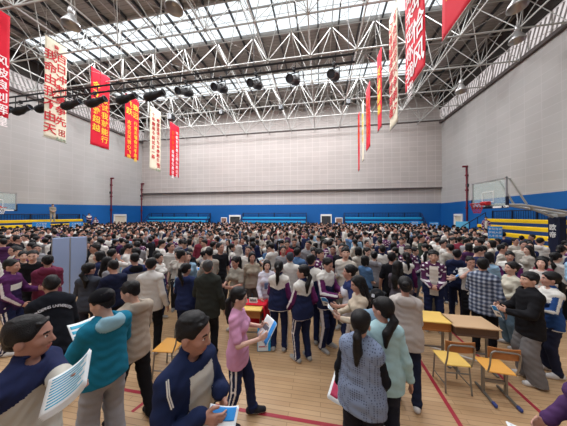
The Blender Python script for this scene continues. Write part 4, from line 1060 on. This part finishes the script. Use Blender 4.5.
# 2 teal jacket
t, J = person('man in teal hooded jacket, black beanie and grey trousers reading handout', 106, 291, 1.76, 205,
    sp_(top='hoodie', topm=[cloth('1b6f8c'), cloth('8db9cc')], pat='hood', legm=[cloth('8f9096')], wide=.025, hair='short', skin=SK[1], armL=((.10, -.31, 1.17), (-.25, -.7, .4)), armR=((.10, -.31, 1.17), (-.25, -.7, .4)), turn=.6, pitch=.25, hem=.84, bulk=.02, shoem=SHW), .0085, .007)
hs = Solid(); hd = J['head']; hs.ell(hd((0, .012, 1.652)), (.094, .113, .098), J['RH']); hs.cone(hd((0, .012, 1.638)), hd((0, .012, 1.648)), .098, .098, .01, 0); nz = J['RH'] @ np.array([0, -.25, -1]); hs.cut(nz, nz.dot(hd((0, 0, 1.632))))
V, Q, _ = hs.mesh(.008); obj_of(np_mesh('beanie', V, Q, [cloth('121318')]), t, 'beanie')
held(t, (0, -.42, 1.20), 'teal', 'handout with teal print held by the man in the teal jacket', .24, .28, .7, 0, 2, 'handout')
# 3 black jacket with arc lettering
t, J = person('man in black jacket with white arc lettering across the back, seen from behind', 53, 278, 1.72, 184,
    sp_(top='jacket', topm=[cloth('14171f')], legm=[cloth('1b2033')], hair='short', armL='low', armR='low', bulk=.05, turn=.1, pitch=.1, skin=SK[2], lean=.26, hem=.76), .0085)
from mathutils.bvhtree import BVHTree
jk = [c for c in t.children if c.name.startswith('jacket')][0].data
bvh = BVHTree.FromPolygons([v.co for v in jk.vertices], [p.vertices for p in jk.polygons])
M_let = cloth('c3c6cf', 'white_lettering')
word = 'XIANGYANG UNIVERSITY'
for i, ch in enumerate(word):
    if ch == ' ': continue
    th = (i - (len(word) - 1) / 2) * .112; x = -.19 * math.sin(th); s_ = .30 + .13 * (math.cos(th) - 1)
    o3 = Vector(J['up']((x, .0, 1.02 + s_))); hit = bvh.ray_cast(o3 + Vector((0, .6, .2)), Vector((0, -1, -.33)))
    if hit[0] is None: continue
    n_ = hit[1] if hit[1].y > 0 else -hit[1]; ez = Vector((0, 0, 1)) - n_ * n_.z; ez.normalize(); ex = ez.cross(n_); q3 = Matrix.Rotation(-th, 3, n_)
    text('lettering', ch, .045, M_let, t, basis(hit[0] + n_ * .004, q3 @ ex, q3 @ ez), bold=.0012, thick=.003)
# 4 beige hooded jacket
t, J = person('man in beige hooded jacket and black trousers looking down, behind the teal jacket', 134, 282, 1.72, 212,
    sp_(top='hoodie', topm=[cloth('a3988b')], legm=[BLK], shoem=SHB, hair='short', skin=SK[1], armL='read', armR='read', pitch=.35, turn=.5, footL=(.14, -.12, 0), footR=(-.13, .14, 0), bulk=.015), .0085, .007)
held(t, (0, -.41, 1.13), 'teal', 'handout held by the man in the beige hooded jacket', .2, .28, .7, 0, 2, 'handout')
# 5 navy jacket man lower centre-left
qa = local_of(190, 317, 1.82, 42, 221, 391, 1.47); qb = local_of(190, 317, 1.82, 42, 201, 416, 1.32)
t, J = person('man in open navy jacket over pale grey top holding leaflet, lower front', 190, 317, 1.82, 42,
    sp_(top='jacket', topm=[cloth('1a2443'), cloth('b7b4ab')], pat='openwide', legm=[BLK], skin=SKD, turn=.35, pitch=.22, hair='short', headk=1.1, seed=2, armL=((abs(qa[0]), qa[1], qa[2]), (-.1, -.35, -.9)), armR=((-qb[0], qb[1], qb[2]), (-.3, -.9, -.2)), bulk=.03, collar=1), .0075, .0055)
st = MB(); 
for q in (-1, 1): st.tube([(-.20 + q * .006, -.045, 1.45), (-.215 + q * .006, -.075, 1.38), (-.205 + q * .006, -.095, 1.31)], .004, 5)
st.build('shoulder_piping', WHT, t)
q = at_z(222, 423, 1.32); brochure('leaflet', 'folded blue and white leaflet in the hand of the open-jacketed man', q, RGT * .95 + UPV * .12 - FWD * .2, FWD * .8 + UPV * .5 + RGT * .2, .2, .16, 'blue', 2)
# 6 pink T-shirt girl
t, J = person('girl in pink T-shirt and striped navy trousers with magazine, alone on the open floor', 238, 289, 1.63, 78,
    sp_(fem=1, top='tee', topm=[cloth('c58fb0')], legm=UNL, legstripe=2, hair='lowpony', skin=SK[3], armL=((.14, -.28, 1.16), (-.2, -.9, .3)), armR=((.14, -.28, 1.14), (-.2, -.9, .3)), pitch=.18, footL=(.1, -.20, 0), footR=(-.1, .10, 0), bulk=.035, hem=.78, shoem=[cloth('2a2a30'), mat('sole_white', 'dedbd6')]), .0085, .0065)
held(t, (.02, -.40, 1.17), 'corner', 'open white magazine with blue edge held by the girl in pink', .28, .27, .95, .5, 3, 'magazine', 1)
# 7 olive coat, 8 navy hooded girl
t, J = person('man in dark olive coat with grey cropped hair, back turned, behind the pink-shirted girl', 208, 261, 1.73, 170, sp_(top='jacket', topm=[cloth('2c2f2c')], legm=[BLK], hair='short', hairmat=mat('grey_hair', '3c3c3e', .6, 0, .3, 60, .4, 160), bulk=.04, armL='read', armR='hang', shoem=SHB, hem=.74), .010)
held(t, (.12, -.40, 1.12), 'teal', 'folded blue handout held by the man in the olive coat', .2, .26, .5, 0, 2, 'handout')
person('girl in navy hooded jacket with long ponytail, back turned, left of the olive coat', 186, 264, 1.60, 160, sp_(fem=1, top='hoodie', topm=[cloth('222c50')], legm=[cloth('1c2746')], hair='pony', armL='read', armR='hang', bulk=.02, turn=-.4), .010)
# 9 white jackets with navy stripe
person('student in white jacket with black hood and navy sleeves, back turned, beside a similar jacket', 135, 254, 1.72, 195, sp_(top='hoodie', topm=[cloth('c9c7c4'), cloth('252d52'), BLK], pat='raglan', legm=[BLK], hair='short', armL='read', armR='read', pitch=.3, bulk=.03), .0105)
person('student in white jacket with navy shoulder stripe, back turned, right of the black-hooded one', 151, 259, 1.74, 160, sp_(top='jacket', topm=[cloth('c2c0bd'), cloth('252d52'), WHT, cloth('252d52')], pat='stripe', legm=[BLK], hair='short', armL='read', armR='hang', pitch=.2, bulk=.02), .0105)
# 10-14 the left group
person('person in maroon jacket with navy collar, back turned, in front of the pale blue panel', 48, 256, 1.70, 175, sp_(top='jacket', topm=[cloth('6a2c44'), cloth('232a4c')], pat='vest2', legm=[NAVY], hair='short', armL='clasp', armR='clasp', bulk=.04, hood=1, hem=.74), .0105)
person('man in black T-shirt smiling at the purple track jacket, hands clasped', 33, 251, 1.74, -10, sp_(top='tee', topm=[cloth('121217')], legm=[BLK], hair='short', armL='clasp', armR='clasp', skin=SK[3], pitch=.15), .0105)
t, J = person('student in purple track jacket with white sleeve stripes and striped trousers at left edge', 11, 260, 1.72, 62, sp_(top='jacket', topm=[cloth('2a1d40'), WHT, cloth('4b2250'), cloth('cbc7cc')], pat='uniform2', legm=UNL, legstripe=2, hair='short', armL='read', armR='low', pitch=.12), .0095)
person('girl in dark grey jacket with low ponytail, back turned, right of the pale blue panel', 89, 264, 1.62, 160, sp_(fem=1, top='jacket', topm=[cloth('3c414c')], legm=[cloth('2a2c38')], hair='lowpony', armL='read', armR='read', turn=-.6), .0105)
person('person in navy shirt with black hair looking down, right of the dark grey jacket', 114, 261, 1.68, 205, sp_(top='sweater', topm=[cloth('1a2038')], legm=[BLK], hair='short', armL='read', armR='read', pitch=.35), .0105)
# 15-20 the school uniforms in the middle
person('girl in navy, white and purple tracksuit with long ponytail, back turned, nearest the poster board', 279, 262, 1.66, 172, sp_(fem=1, top='jacket', topm=UNI, pat='uniform', legm=UNL, legstripe=1, hair='pony', armL='low', armR='hang', bulk=.03, shoem=SHG), .0095)
t, J = person('girl in navy, white and purple tracksuit looking left, right of the long-ponytailed one', 303, 266, 1.66, 218, sp_(fem=1, top='jacket', topm=UNI, pat='uniform', legm=UNL, legstripe=2, hair='lowpony', armL='low', armR='pocket', turn=.7, bulk=.03, shoem=SHG, footL=(.1, -.06, 0)), .009, .0075)
person('boy in navy and purple tracksuit looking down, right of the tracksuit girls', 326, 258, 1.73, 55, sp_(top='jacket', topm=UNI, pat='uniform', legm=UNL, legstripe=1, hair='short', armL='read', armR='read', pitch=.35, bulk=.03, shoem=SHG), .0095)
person('boy in tracksuit with dark hair seen behind and between the tracksuit girls', 311, 255, 1.75, 170, sp_(top='jacket', topm=UNI, pat='uniform', legm=UNL, legstripe=1, hair='mop', armL='hang', armR='hang', turn=-.3, shoem=SHG), .0105)
person('person in grey cap and striped tracksuit sleeve behind the long-ponytailed tracksuit girl', 290, 253, 1.70, 185, sp_(top='jacket', topm=[WHT, WHT, PUR, WHT], pat='uniform', legm=UNL, hair='short', hairmat=cloth('3b3f47'), armL='read', armR='read'), .011)
t, J = person('girl in white hooded top with blue square print, facing the camera behind the red-clothed desk', 267, 261, 1.55, 5, sp_(fem=1, top='hoodie', topm=[cloth('c6c5d2')], legm=[cloth('4a4b58')], hair='bob', armL='hang', armR='low', skin=SK[3]), .0105)
MB().box((0, -.182, 1.17), (.15, .02, .14), bev=.005).build('chest_print', mat('print_slate_blue', '53678c', .8, 0, .2, 18), t)
person('girl in beige T-shirt with hair tied back, left of the white hooded top', 236, 257, 1.62, -40, sp_(fem=1, top='tee', topm=[cloth('8f8a80')], legm=[cloth('6b655c')], hair='pony', armL='read', armR='read', pitch=.25), .011)
person('girl in khaki shirt with dark fringe standing between beige and white tops', 252, 253, 1.64, 10, sp_(fem=1, top='sweater', topm=[cloth('9a9081')], legm=[cloth('5a5550')], hair='bob', armL='low', armR='hang'), .011)
t, J = person('girl in navy-sleeved white shirt with hair tied up, holding papers by the tracksuits', 349, 266, 1.66, -85, sp_(fem=1, top='tee', topm=[cloth('c4c3cb'), cloth('27305a')], pat='raglan', legm=UNL, legstripe=1, hair='bun', armL='side', armR='hang', bulk=.02, shoem=SHG), .0095, .008)
held(t, (-.30, -.10, .74), 'text', 'white papers hanging from the hand of the navy-sleeved girl', .2, .28, 1.3, .6, 2, 'papers')
held(t, (.22, -.40, 1.12), 'blue', 'bright blue leaflet held up by the navy-sleeved girl', .16, .18, 1.2, .9, 1, 'leaflet', -1)
t, J = person('girl with long loose hair in cream blouse holding papers, left of the capped person', 359, 277, 1.62, -70, sp_(fem=1, top='sweater', topm=[cloth('b8ab99')], legm=[BLK], hair='long', armL='read', armR='read', pitch=.25), .0095)
held(t, (0, -.40, 1.12), 'text', 'sheet of paper held by the long-haired girl in cream', .2, .28, .8, 0, 1, 'papers')
# 22, 23 the two girls at the lower right of centre
t, J = person('girl in blue-grey dotted vest with black sleeves and low ponytail, back turned, lower front', 361, 312, 1.64, 165,
    sp_(fem=1, top='vest', topm=[mat('dotted_vest', '6d7a93', .85), cloth('171921')], pat='vest', legm=[cloth('1a1b26')], wide=.04, hair='lowpony', armR='low', armL=((.27, -.10, .84), (0, -.3, -.9)), bulk=.05, hem=.80, skin=SK[1]), .0075)
nt = bpy.data.materials['dotted_vest'].node_tree; vo = nt.nodes.new('ShaderNodeTexVoronoi'); vo.inputs['Scale'].default_value = 48; vo.inputs['Randomness'].default_value = .1
tc_ = nt.nodes.new('ShaderNodeTexCoord'); nt.links.new(tc_.outputs['Object'], vo.inputs['Vector']); cr = nt.nodes.new('ShaderNodeValToRGB'); cr.color_ramp.elements[0].position = .26; cr.color_ramp.elements[0].color = lin('3c455c'); cr.color_ramp.elements[1].position = .34; cr.color_ramp.elements[1].color = lin('77859f')
nt.links.new(vo.outputs['Distance'], cr.inputs[0]); nt.links.new(cr.outputs[0], nt.nodes['Principled BSDF'].inputs['Base Color'])
held(t, (.27, -.20, .72), 'pink', 'white flyer with pink print held low by the girl in the dotted vest', .22, .29, .5, 0, 2, 'flyer')
t, J = person('girl in pale aqua shirt with tied hair, back turned, right of the dotted vest', 383, 299, 1.66, 195,
    sp_(fem=1, top='sweater', topm=[cloth('9fc0c6')], legm=[cloth('252936')], hair='lowpony', armL='low', armR='hang', turn=.75, bulk=.04, hem=.76), .0085, .007)
t, J = person('person in black cap with white letter, behind the girl in pale aqua', 377, 291, 1.62, 170, sp_(top='tee', topm=[cloth('7c97ad')], legm=[BLK], hair='short', armL='read', armR='read', turn=-.2), .0095)
hs = Solid(); hd = J['head']; hs.ell(hd((0, .014, 1.652)), (.092, .112, .098), J['RH']); hs.ell(hd((0, -.13, 1.655)), (.07, .075, .012), J['RH'], .02); nz = J['RH'] @ np.array([0, 0, -1.]); hs.cut(nz, nz.dot(hd((0, 0, 1.643))))
V, Q, _ = hs.mesh(.0085); o = obj_of(np_mesh('cap', V, Q, [cloth('16181c')]), t, 'cap')
Mh = Matrix([list(r) + [0] for r in J['RH']] + [[0, 0, 0, 1]]); q = hd((0, .122, 1.69)); 
text('lettering', 'n', .07, M_let, t, basis(q, J['RH'] @ np.array([-1., 0, 0]), J['RH'] @ np.array([0, -.35, 1.])), bold=.004, thick=.006)
# 24 hoodie
person('person in light grey hoodie with hair in a bun, back turned, beside the yellow-topped desk', 405, 278, 1.68, 185, sp_(fem=1, top='hoodie', topm=[cloth('b3aca8')], legm=[cloth('20263c')], hair='bun', armL='clasp', armR='clasp', bulk=.04, hem=.76, shoem=SHW, footR=(-.12, .10, 0)), .0085)
# 25-26 boys facing the camera
t, J = person('boy in open purple and navy track jacket over white T-shirt, hands clasped, facing camera', 433, 251, 1.76, 5, sp_(top='jacket', topm=[NAVY, cloth('cfc9c2'), cloth('4d2748'), cloth('cfcbd0')], pat='uniopen', legm=UNL, legstripe=1, hair='mop', armL='clasp', armR='clasp', skin=SK[1], bulk=.02, shoem=SHG), .0095, .008)
t, J = person('boy in purple track jacket over black top holding a green book, facing camera', 408, 246, 1.72, 8, sp_(top='jacket', topm=[NAVY, BLK, cloth('4d2748'), cloth('cfcbd0')], pat='uniopen', legm=UNL, legstripe=1, hair='mop', armL='read', armR='read', skin=SK[1], pitch=.15), .0105)
held(t, (0, -.40, 1.10), 'green', 'green-covered book held by the boy in the purple jacket', .24, .2, .3, 0, 3, 'book')
person('girl in dark floral top with loose hair, back half turned, left of the green book', 398, 262, 1.60, 150, sp_(fem=1, top='sweater', topm=[mat('floral_print', '4a434c', .85, 0, .6, 40)], legm=[BLK], hair='long', armL='read', armR='read'), .0105)
person('man in black T-shirt, back turned, left of the boy with the green book', 392, 253, 1.70, 165, sp_(top='tee', topm=[cloth('131318')], legm=[BLK], hair='short', armL='hang', armR='read'), .011)
# 28-29 plaid shirt
M_pl = bpy.data.materials.new('plaid_shirt'); M_pl.use_nodes = True; nt = M_pl.node_tree; tc_ = nt.nodes.new('ShaderNodeTexCoord'); b_ = nt.nodes['Principled BSDF']; b_.inputs['Roughness'].default_value = .9
def wv(ax, sc):
    w_ = nt.nodes.new('ShaderNodeTexWave'); w_.bands_direction = ax; w_.inputs['Scale'].default_value = sc; nt.links.new(tc_.outputs['Object'], w_.inputs['Vector']); return w_.outputs['Fac']
ad = nt.nodes.new('ShaderNodeMath'); ad.operation = 'ADD'; nt.links.new(wv('X', 4.6), ad.inputs[0]); nt.links.new(wv('Z', 4.6), ad.inputs[1])
cr = nt.nodes.new('ShaderNodeValToRGB'); e_ = cr.color_ramp.elements; e_[0].position = .15; e_[0].color = lin('2c3448'); e_[1].position = .95; e_[1].color = lin('a5acb9'); q_ = e_.new(.5); q_.color = lin('59647c')
md_ = nt.nodes.new('ShaderNodeMath'); md_.operation = 'MULTIPLY'; md_.inputs[1].default_value = .5; nt.links.new(ad.outputs[0], md_.inputs[0]); nt.links.new(md_.outputs[0], cr.inputs[0]); nt.links.new(cr.outputs[0], b_.inputs['Base Color'])
person('man in blue and white plaid shirt with black trousers, back turned, behind the desks', 483, 259, 1.74, 168, sp_(top='jacket', topm=[M_pl], legm=[BLK], hair='short', armL='read', armR='hang', turn=.3, bulk=.03, hem=.74, shoem=SHB), .0095)
person('man in white T-shirt rubbing his face, left behind the plaid shirt', 470, 257, 1.62, 20, sp_(top='tee', topm=[cloth('b9b5b0')], legm=[BLK], hair='short', armR='face', armL='hang', pitch=.2), .0105)
t, J = person('student in navy jacket with white triangle mark on the back, left of the plaid shirt', 457, 250, 1.70, 178, sp_(top='hoodie', topm=[cloth('1d2440')], legm=[cloth('20263e')], hair='mop', armL='read', armR='hang', bulk=.02, shoem=SHG), .0105)
mk = MB()
for a in range(3):
    an = a * 2 * PI / 3 + PI / 2; mk.add([(.055 * math.cos(an) + x, .185 + y, 1.24 + .05 * math.sin(an) + z) for x, z in ((-.03, -.025), (.03, -.025), (0, .03)) for y in (0, .012)], [(0, 2, 4), (1, 5, 3), (0, 1, 3, 2), (2, 3, 5, 4), (4, 5, 1, 0)])
mk.build('back_emblem', M_let, t)
# 30-32 right hand side
t, J = person('girl in cream sweater and blue jeans with tied hair, right of the plaid shirt', 511, 263, 1.62, -55, sp_(fem=1, top='sweater', topm=[cloth('bdb8a9')], legm=[cloth('5f7688')], wide=.03, hair='bun', armL='clasp', armR='low', skin=SK[1], pitch=-.05), .0095, .008)
t, J = person('person in black coat and wide grey trousers with short hair, beside the right student desk', 529, 273, 1.66, -62, sp_(top='coat', topm=[cloth('19191d')], legm=[cloth('6f6d6e')], wide=.06, hair='mop', armL='read', armR='read', bulk=.03, hem=.74, skin=SK[1], turn=.1), .0085, .007)
held(t, (0, -.38, 1.04), 'blue', 'pale leaflet in the hands of the person in the black coat', .12, .2, 1.2, .3, 1, 'leaflet', -1)
t, J = person('girl in blue and white track jacket with pale skirt, right edge behind the black coat', 550, 273, 1.62, -60, sp_(fem=1, top='jacket', topm=[cloth('26457a'), WHT, cloth('26457a'), WHT], pat='uniform', legm=[cloth('22263a')], hair='lowpony', armL='read', armR='read', turn=-.2), .0095)
person('girl in white T-shirt looking up, between the cream sweater and the track jacket', 541, 259, 1.60, -10, sp_(fem=1, top='tee', topm=[cloth('c4c0bd')], legm=[BLK], hair='bob', pitch=-.25, armL='read', armR='hang', skin=SK[3]), .0105)
# 33 purple top at lower right corner, only partly inside the frame
t, J = person('person in purple top cut off by the lower right corner of the frame', 601, 345, 1.62, -60, sp_(fem=1, top='jacket', topm=[cloth('4a3058')], legm=[BLK], hair='long', armL='side', armR='low', bulk=.02), .0095)
held(t, (.16, -.42, .90), 'teal', 'slate blue folder held by the purple-topped person at the corner', .2, .28, .3, .3, 2, 'folder')
print('front people', len(TAKEN))

# ------------------------------------------------------------------ the crowd
T_top = tint('dyed_cloth'); T_leg = tint('dyed_trouser_cloth', .08)
VAR = []
def variant(hairword, garment, pose, **k):
    d = dict(topm=[T_top], legm=[T_leg], shoem=SHG, fold=.007, fat=1.25); d.update(k); VAR.append((hairword, garment, pose, d))
U2 = [NAVY, WHT, PUR, cloth('d8d5d6')]
variant('short black hair', 'T-shirt', 'arms down', top='tee', hair='short', skin=SK[0], turn=.3)
variant('short black hair', 'T-shirt', 'reading', top='tee', hair='mop', skin=SK[1], armL='read', armR='read', pitch=.35, seed=1)
variant('short black hair', 'jacket', 'arms down', top='jacket', hair='short', skin=SK[2], turn=-.4, seed=2)
variant('short black hair', 'navy, white and purple tracksuit', 'hands together', top='jacket', hair='mop', skin=SK[0], topm=U2, pat='uniform', armL='clasp', armR='clasp', legm=UNL, legstripe=1, seed=3)
variant('short black hair', 'hooded top', 'hands together', top='hoodie', hair='short', skin=SK[1], armL='clasp', armR='clasp', pitch=.2, seed=4)
variant('floppy fringe', 'sweater', 'hands at the pockets', top='sweater', hair='mop', skin=SK[3], armL='pocket', armR='pocket', turn=.5, seed=5)
variant('short black hair', 'open track jacket over white', 'reading', top='jacket', hair='mop', skin=SK[1], topm=[NAVY, WHT, PUR, WHT], pat='uniopen', armL='read', armR='low', legm=UNL, legstripe=1, seed=6)
variant('short black hair', 'T-shirt', 'hand to face', top='tee', hair='short', skin=SK[0], armR='face', turn=-.3, seed=7)
variant('ponytail', 'T-shirt', 'reading', fem=1, top='tee', hair='pony', skin=SK[3], armL='read', armR='read', pitch=.3)
variant('long loose hair', 'sweater', 'arms down', fem=1, top='sweater', hair='long', skin=SK[3], turn=.4)
variant('ponytail', 'navy, white and purple tracksuit', 'arms down', fem=1, top='jacket', hair='pony', skin=SK[1], topm=U2, pat='uniform', legm=UNL, legstripe=1, turn=-.3)
variant('bobbed hair', 'T-shirt', 'hands together', fem=1, top='tee', hair='bob', skin=SK[3], armL='clasp', armR='clasp', turn=.2)
variant('hair in a bun', 'hooded top', 'arms folded', fem=1, top='hoodie', hair='bun', skin=SK[1], armL='cross', armR='cross', pitch=.1)
variant('low ponytail', 'T-shirt', 'arms down', fem=1, top='tee', hair='lowpony', skin=SK[3], armL='low', turn=-.5)
TOPC = [('c9c6c2', 'white', 22), ('b9b3aa', 'cream', 14), ('a09a92', 'beige', 9), ('85858a', 'grey', 8), ('1b1c22', 'black', 14), ('222a4a', 'navy', 12), ('4f6f96', 'blue', 3), ('86a6c0', 'pale blue', 3), ('b77f95', 'pink', 2), ('7b2f3f', 'maroon', 2), ('9b3038', 'red', 1), ('4b2b52', 'purple', 2), ('39413a', 'dark green', 2)]
LEGC = ['1a1b20', '1e2440', '22262f', '5f6f82', '6b675f', '2c2d33']
LODS = {}
def lod(v, h):
    if (v, h) not in LODS: LODS[(v, h)] = figure_meshes(dict(VAR[v][3], fat=1.25 if h < .016 else 1.7), h, min(h, .018) if h < .03 else .03, h < .03)[1]
    return LODS[(v, h)]
def zone(px, z):
    for lim, nm in ((50, 'left of the pale blue panel'), (90, 'behind the pale blue panel'), (122, 'below the left wall pipe'), (160, 'below the corner pipe'), (212, 'before the left blue bleacher'), (241, 'before the dark far door'),
                    (306, 'before the middle blue bleacher'), (345, 'before the white-framed door'), (424, 'before the right blue bleacher'), (450, 'before the far right corner'), (480, 'below the right wall pipe'), (517, 'below the right backboard')):
        if px < lim: return nm
    return 'beside the padded mast'
rng = random.Random(11)
pts = []; grid = {}
def ok(x, y, r):
    gx, gy = int(x // 1), int(y // 1)
    for i in (-1, 0, 1):
        for j in (-1, 0, 1):
            for (a, b) in grid.get((gx + i, gy + j), ()):
                if (a - x) ** 2 + (b - y) ** 2 < r * r: return False
    return all((a - x) ** 2 + (b - y) ** 2 > (q + .24) ** 2 for a, b, q in TAKEN)
for o in COL.objects:                       # keep clear of what already stands on the floor
    if o.get('category') in ('sign', 'display panel', 'desk', 'chair', 'poster'): TAKEN.append((o.location.x, o.location.y, .42 if o['category'] != 'sign' else .28))
for k in range(60000):
    x = rng.uniform(-25, 12.0); y = rng.uniform(2.6, 26.2)
    px, py, z = to_px((x, y, 1.6))
    if z < 4.45 or not -25 < px < 592: continue
    if x < -24.6 and y > 7: continue
    if x > 11.2 and y > 5.4: continue
    if 8.6 < x < 11.6 and 9.4 < y < 11.2: continue
    if z < 5.2 and 225 < px < 260: continue
    if 486 < px < 553 and z > 9.2: continue
    if 44 < px < 95 and z < 6.5: continue
    if -24.3 < x < -20 and 9.0 < y < 10.5: continue
    if not ok(x, y, .53 if z < 7 else .56): continue
    grid.setdefault((int(x // 1), int(y // 1)), []).append((x, y)); pts.append((z, x, y, px))
pts.sort()
N_IND = 298 - len(TAKEN) + sum(1 for o in COL.objects if o.get('category') in ('sign', 'display panel', 'desk', 'chair', 'poster')) - 6
inst = []; names = {}
def pick(lst):
    r = rng.uniform(0, sum(w for *_, w in lst))
    for a in lst:
        r -= a[-1]
        if r <= 0: return a
    return lst[-1]
recs = []
for i, (z, x, y, px) in enumerate(pts):
    v = rng.choices(range(14), [5, 5, 4, 3, 3, 3, 2, 2, 4, 3, 3, 4, 2, 4])[0]; c = pick(TOPC); face = rng.choices([rng.uniform(130, 230), rng.uniform(-40, 40), rng.uniform(50, 120), rng.uniform(-120, -50)], [4, 3.5, 2, 2])[0]
    fem = VAR[v][3].get('fem', 0); ht = min(1.84, max(1.54, rng.gauss(1.63 if fem else 1.72, .05)))
    recs.append(dict(z=z, x=x, y=y, px=px, v=v, c=c, face=face, ht=ht, leg=lin(rng.choice(LEGC))))
def side_word(f): 
    f = (f + 180) % 360 - 180
    return 'facing the camera' if abs(f) < 45 else 'back turned' if abs(f) > 125 else 'facing right' if f > 0 else 'facing left'
groups = {}
for r in recs[:N_IND]:
    hw, gm, ps, d = VAR[r['v']]; uni = 'track' in gm
    g = ('' if uni else r['c'][1] + ' ') + gm
    r['base'] = ('%s in %s, %s, %s, %s' % ('girl' if d.get('fem') else 'boy', g, hw, side_word(r['face']), zone(r['px'], r['z'])))
    groups.setdefault(r['base'], []).append(r)
ORD = ['nearest', 'second nearest', 'third nearest', 'fourth nearest', 'fifth nearest', 'sixth nearest']
for b_, rs in groups.items():
    for k, r in enumerate(rs): r['label'] = b_ if len(rs) == 1 else b_ + ', ' + (ORD[k] if k < len(rs) - 1 or k == 0 else 'farthest')
for r in recs[:N_IND]:
    w = r['label'].split()
    if len(w) > 16:
        r['label'] = r['label'].replace('navy, white and purple tracksuit', 'navy-and-purple tracksuit').replace('open track jacket over white', 'open track jacket').replace('facing the camera', 'facing forward').replace('short black hair', 'short hair')
        w = r['label'].split()
    if len(w) > 16: r['label'] = r['label'].replace('before the ', 'by the ').replace('long loose hair', 'long hair').replace('hair in a bun', 'bun').replace('white-framed door', 'white door').replace('pale blue panel', 'blue panel').replace('middle blue bleacher', 'middle bleacher').replace('left blue bleacher', 'left bleacher').replace('right blue bleacher', 'right bleacher')
def stand(r, h, label, loc_z=0., group='students in the crowd'):
    t = thing('person', label, 'person', (r['x'], r['y'], loc_z), 0, group); a, k = place({}, (r['x'], r['y'], 0), r['face'], r['ht'])
    w = 1 + .06 * math.sin(r['x'] * 37 + r['y'] * 19); t.rotation_euler = (0, 0, a); t.scale = (k * w, k * w, k)
    for nm, me in lod(r['v'], h):
        o = obj_of(me, t, nm)
        if nm == 'trousers': o.color = r['leg']
        elif nm not in ('body', 'hair', 'shoe'): o.color = lin(r['c'][0])
    return t
nb = 0
for i, r in enumerate(recs[:N_IND]):
    t = stand(r, .013 if r['z'] < 6.5 else .018 if r['z'] < 9 else .024, r['label'])
    if VAR[r['v']][2] == 'reading' and r['z'] < 8 and nb < 26:
        q_ = r['label'].replace('navy, white and purple', 'navy-and-purple').replace(' over white', '').split(', ')
        lb = 'sheet held by ' + ' '.join([q_[0]] + q_[3:])
        if lb in names or len(lb.split()) > 16: continue
        names[lb] = 1; nb += 1; bpy.context.view_layer.update()
        held(t, (0, -.41, 1.11), rng.choice(['teal', 'text', 'blue', 'corner']), lb, .2, .28, .75, 0, 1, 'handout')
# the far crowd: heads beyond counting towards the end wall
Vs = []; Qs = []; Cs = []; nv = 0
for r in recs[N_IND:]:
    a, k = place({}, (r['x'], r['y'], 0), r['face'], r['ht']); R = np.array(Matrix.Rotation(a, 3, 'Z')) * k
    for nm, me in lod(r['v'], .05):
        key = me.name
        if key not in inst_cache if 'inst_cache' in globals() else True:
            globals().setdefault('inst_cache', {})
            V = np.empty(len(me.vertices) * 3, np.float32); me.vertices.foreach_get('co', V); Q = np.empty(len(me.loops), np.int32); me.loops.foreach_get('vertex_index', Q)
            mi = np.empty(len(me.polygons), np.int32); me.polygons.foreach_get('material_index', mi); V = V.reshape(-1, 3); Q = Q.reshape(-1, 4)
            if nm == 'body':       # only the skin that shows at that distance
                c_ = V[Q].mean(1); kp = (c_[:, 2] > 1.36) | ((np.abs(c_[:, 0]) + np.maximum(0, -c_[:, 1] - .1) > .17) & (c_[:, 2] > .6)); Q = Q[kp]; mi = mi[kp]
                us, iv = np.unique(Q, return_inverse=True); V = V[us]; Q = iv.reshape(-1, 4).astype(np.int32)
            inst_cache[key] = (V, Q, mi, [m.name for m in me.materials])
        V, Q, mi, mn = inst_cache[key]
        cols = []
        for m_ in mn:
            m0 = bpy.data.materials[m_]
            cols.append(r['leg'] if m0 is T_leg else lin(r['c'][0]) if m0 is T_top else tuple(m0.node_tree.nodes['Principled BSDF'].inputs['Base Color'].default_value))
        Vs.append(V @ R.T + np.array([r['x'], r['y'], 0])); Qs.append(Q + nv); nv += len(V); Cs.append(np.array(cols, np.float32)[mi])
if Vs:
    mc = bpy.data.materials.new('crowd_dyes'); mc.use_nodes = True; at_ = mc.node_tree.nodes.new('ShaderNodeAttribute'); at_.attribute_name = 'dye'; b_ = mc.node_tree.nodes['Principled BSDF']; b_.inputs['Roughness'].default_value = .85; b_.inputs['Specular IOR Level'].default_value = .2
    mc.node_tree.links.new(at_.outputs['Color'], b_.inputs['Base Color'])
    me = np_mesh('crowd', np.concatenate(Vs), np.concatenate(Qs), [mc]); ca = me.attributes.new('dye', 'FLOAT_COLOR', 'FACE'); cc = np.concatenate(Cs)
    if len(cc) == len(me.polygons): ca.data.foreach_set('color', np.ascontiguousarray(cc, np.float32).ravel())
    o = bpy.data.objects.new('crowd', me); COL.objects.link(o); tag(o, 'dense far crowd of students filling the hall up to the end wall bleachers', 'crowd', None, 'stuff')
# onlookers on and beside the bleachers
def onlooker(px, py, z, floor_z, v, c, cname, face, ht, label):
    p = at_h(px, py, floor_z) if abs(floor_z - CAM.z) > .3 and z is None else at_z(px, py, z)
    r = dict(x=p.x, y=p.y, v=v, c=(c, cname), face=face, ht=ht, leg=lin('a39c8e'), z=1); stand(r, .018, label, floor_z, None)
onlooker(52.5, 223, 20.6, 1.94, 4, '8f877a', 'khaki', 10, 1.72, 'man in khaki standing high on the left yellow bleacher')
onlooker(89, 222, 23.6, 1.06, 3, 'c9c6c2', 'white', 20, 1.72, 'left one of two students in purple-white uniform beside the left bleacher end')
onlooker(95.5, 222, 23.6, .62, 6, 'c9c6c2', 'white', -20, 1.75, 'right one of two students in purple-white uniform beside the left bleacher end')
onlooker(486, 223, 15.6, .70, 6, 'c9c6c2', 'white', 0, 1.75, 'student in white and purple standing at the far end of the right bleacher')
print('individuals', N_IND, 'all', len(recs), 'far', nv)
print('done')
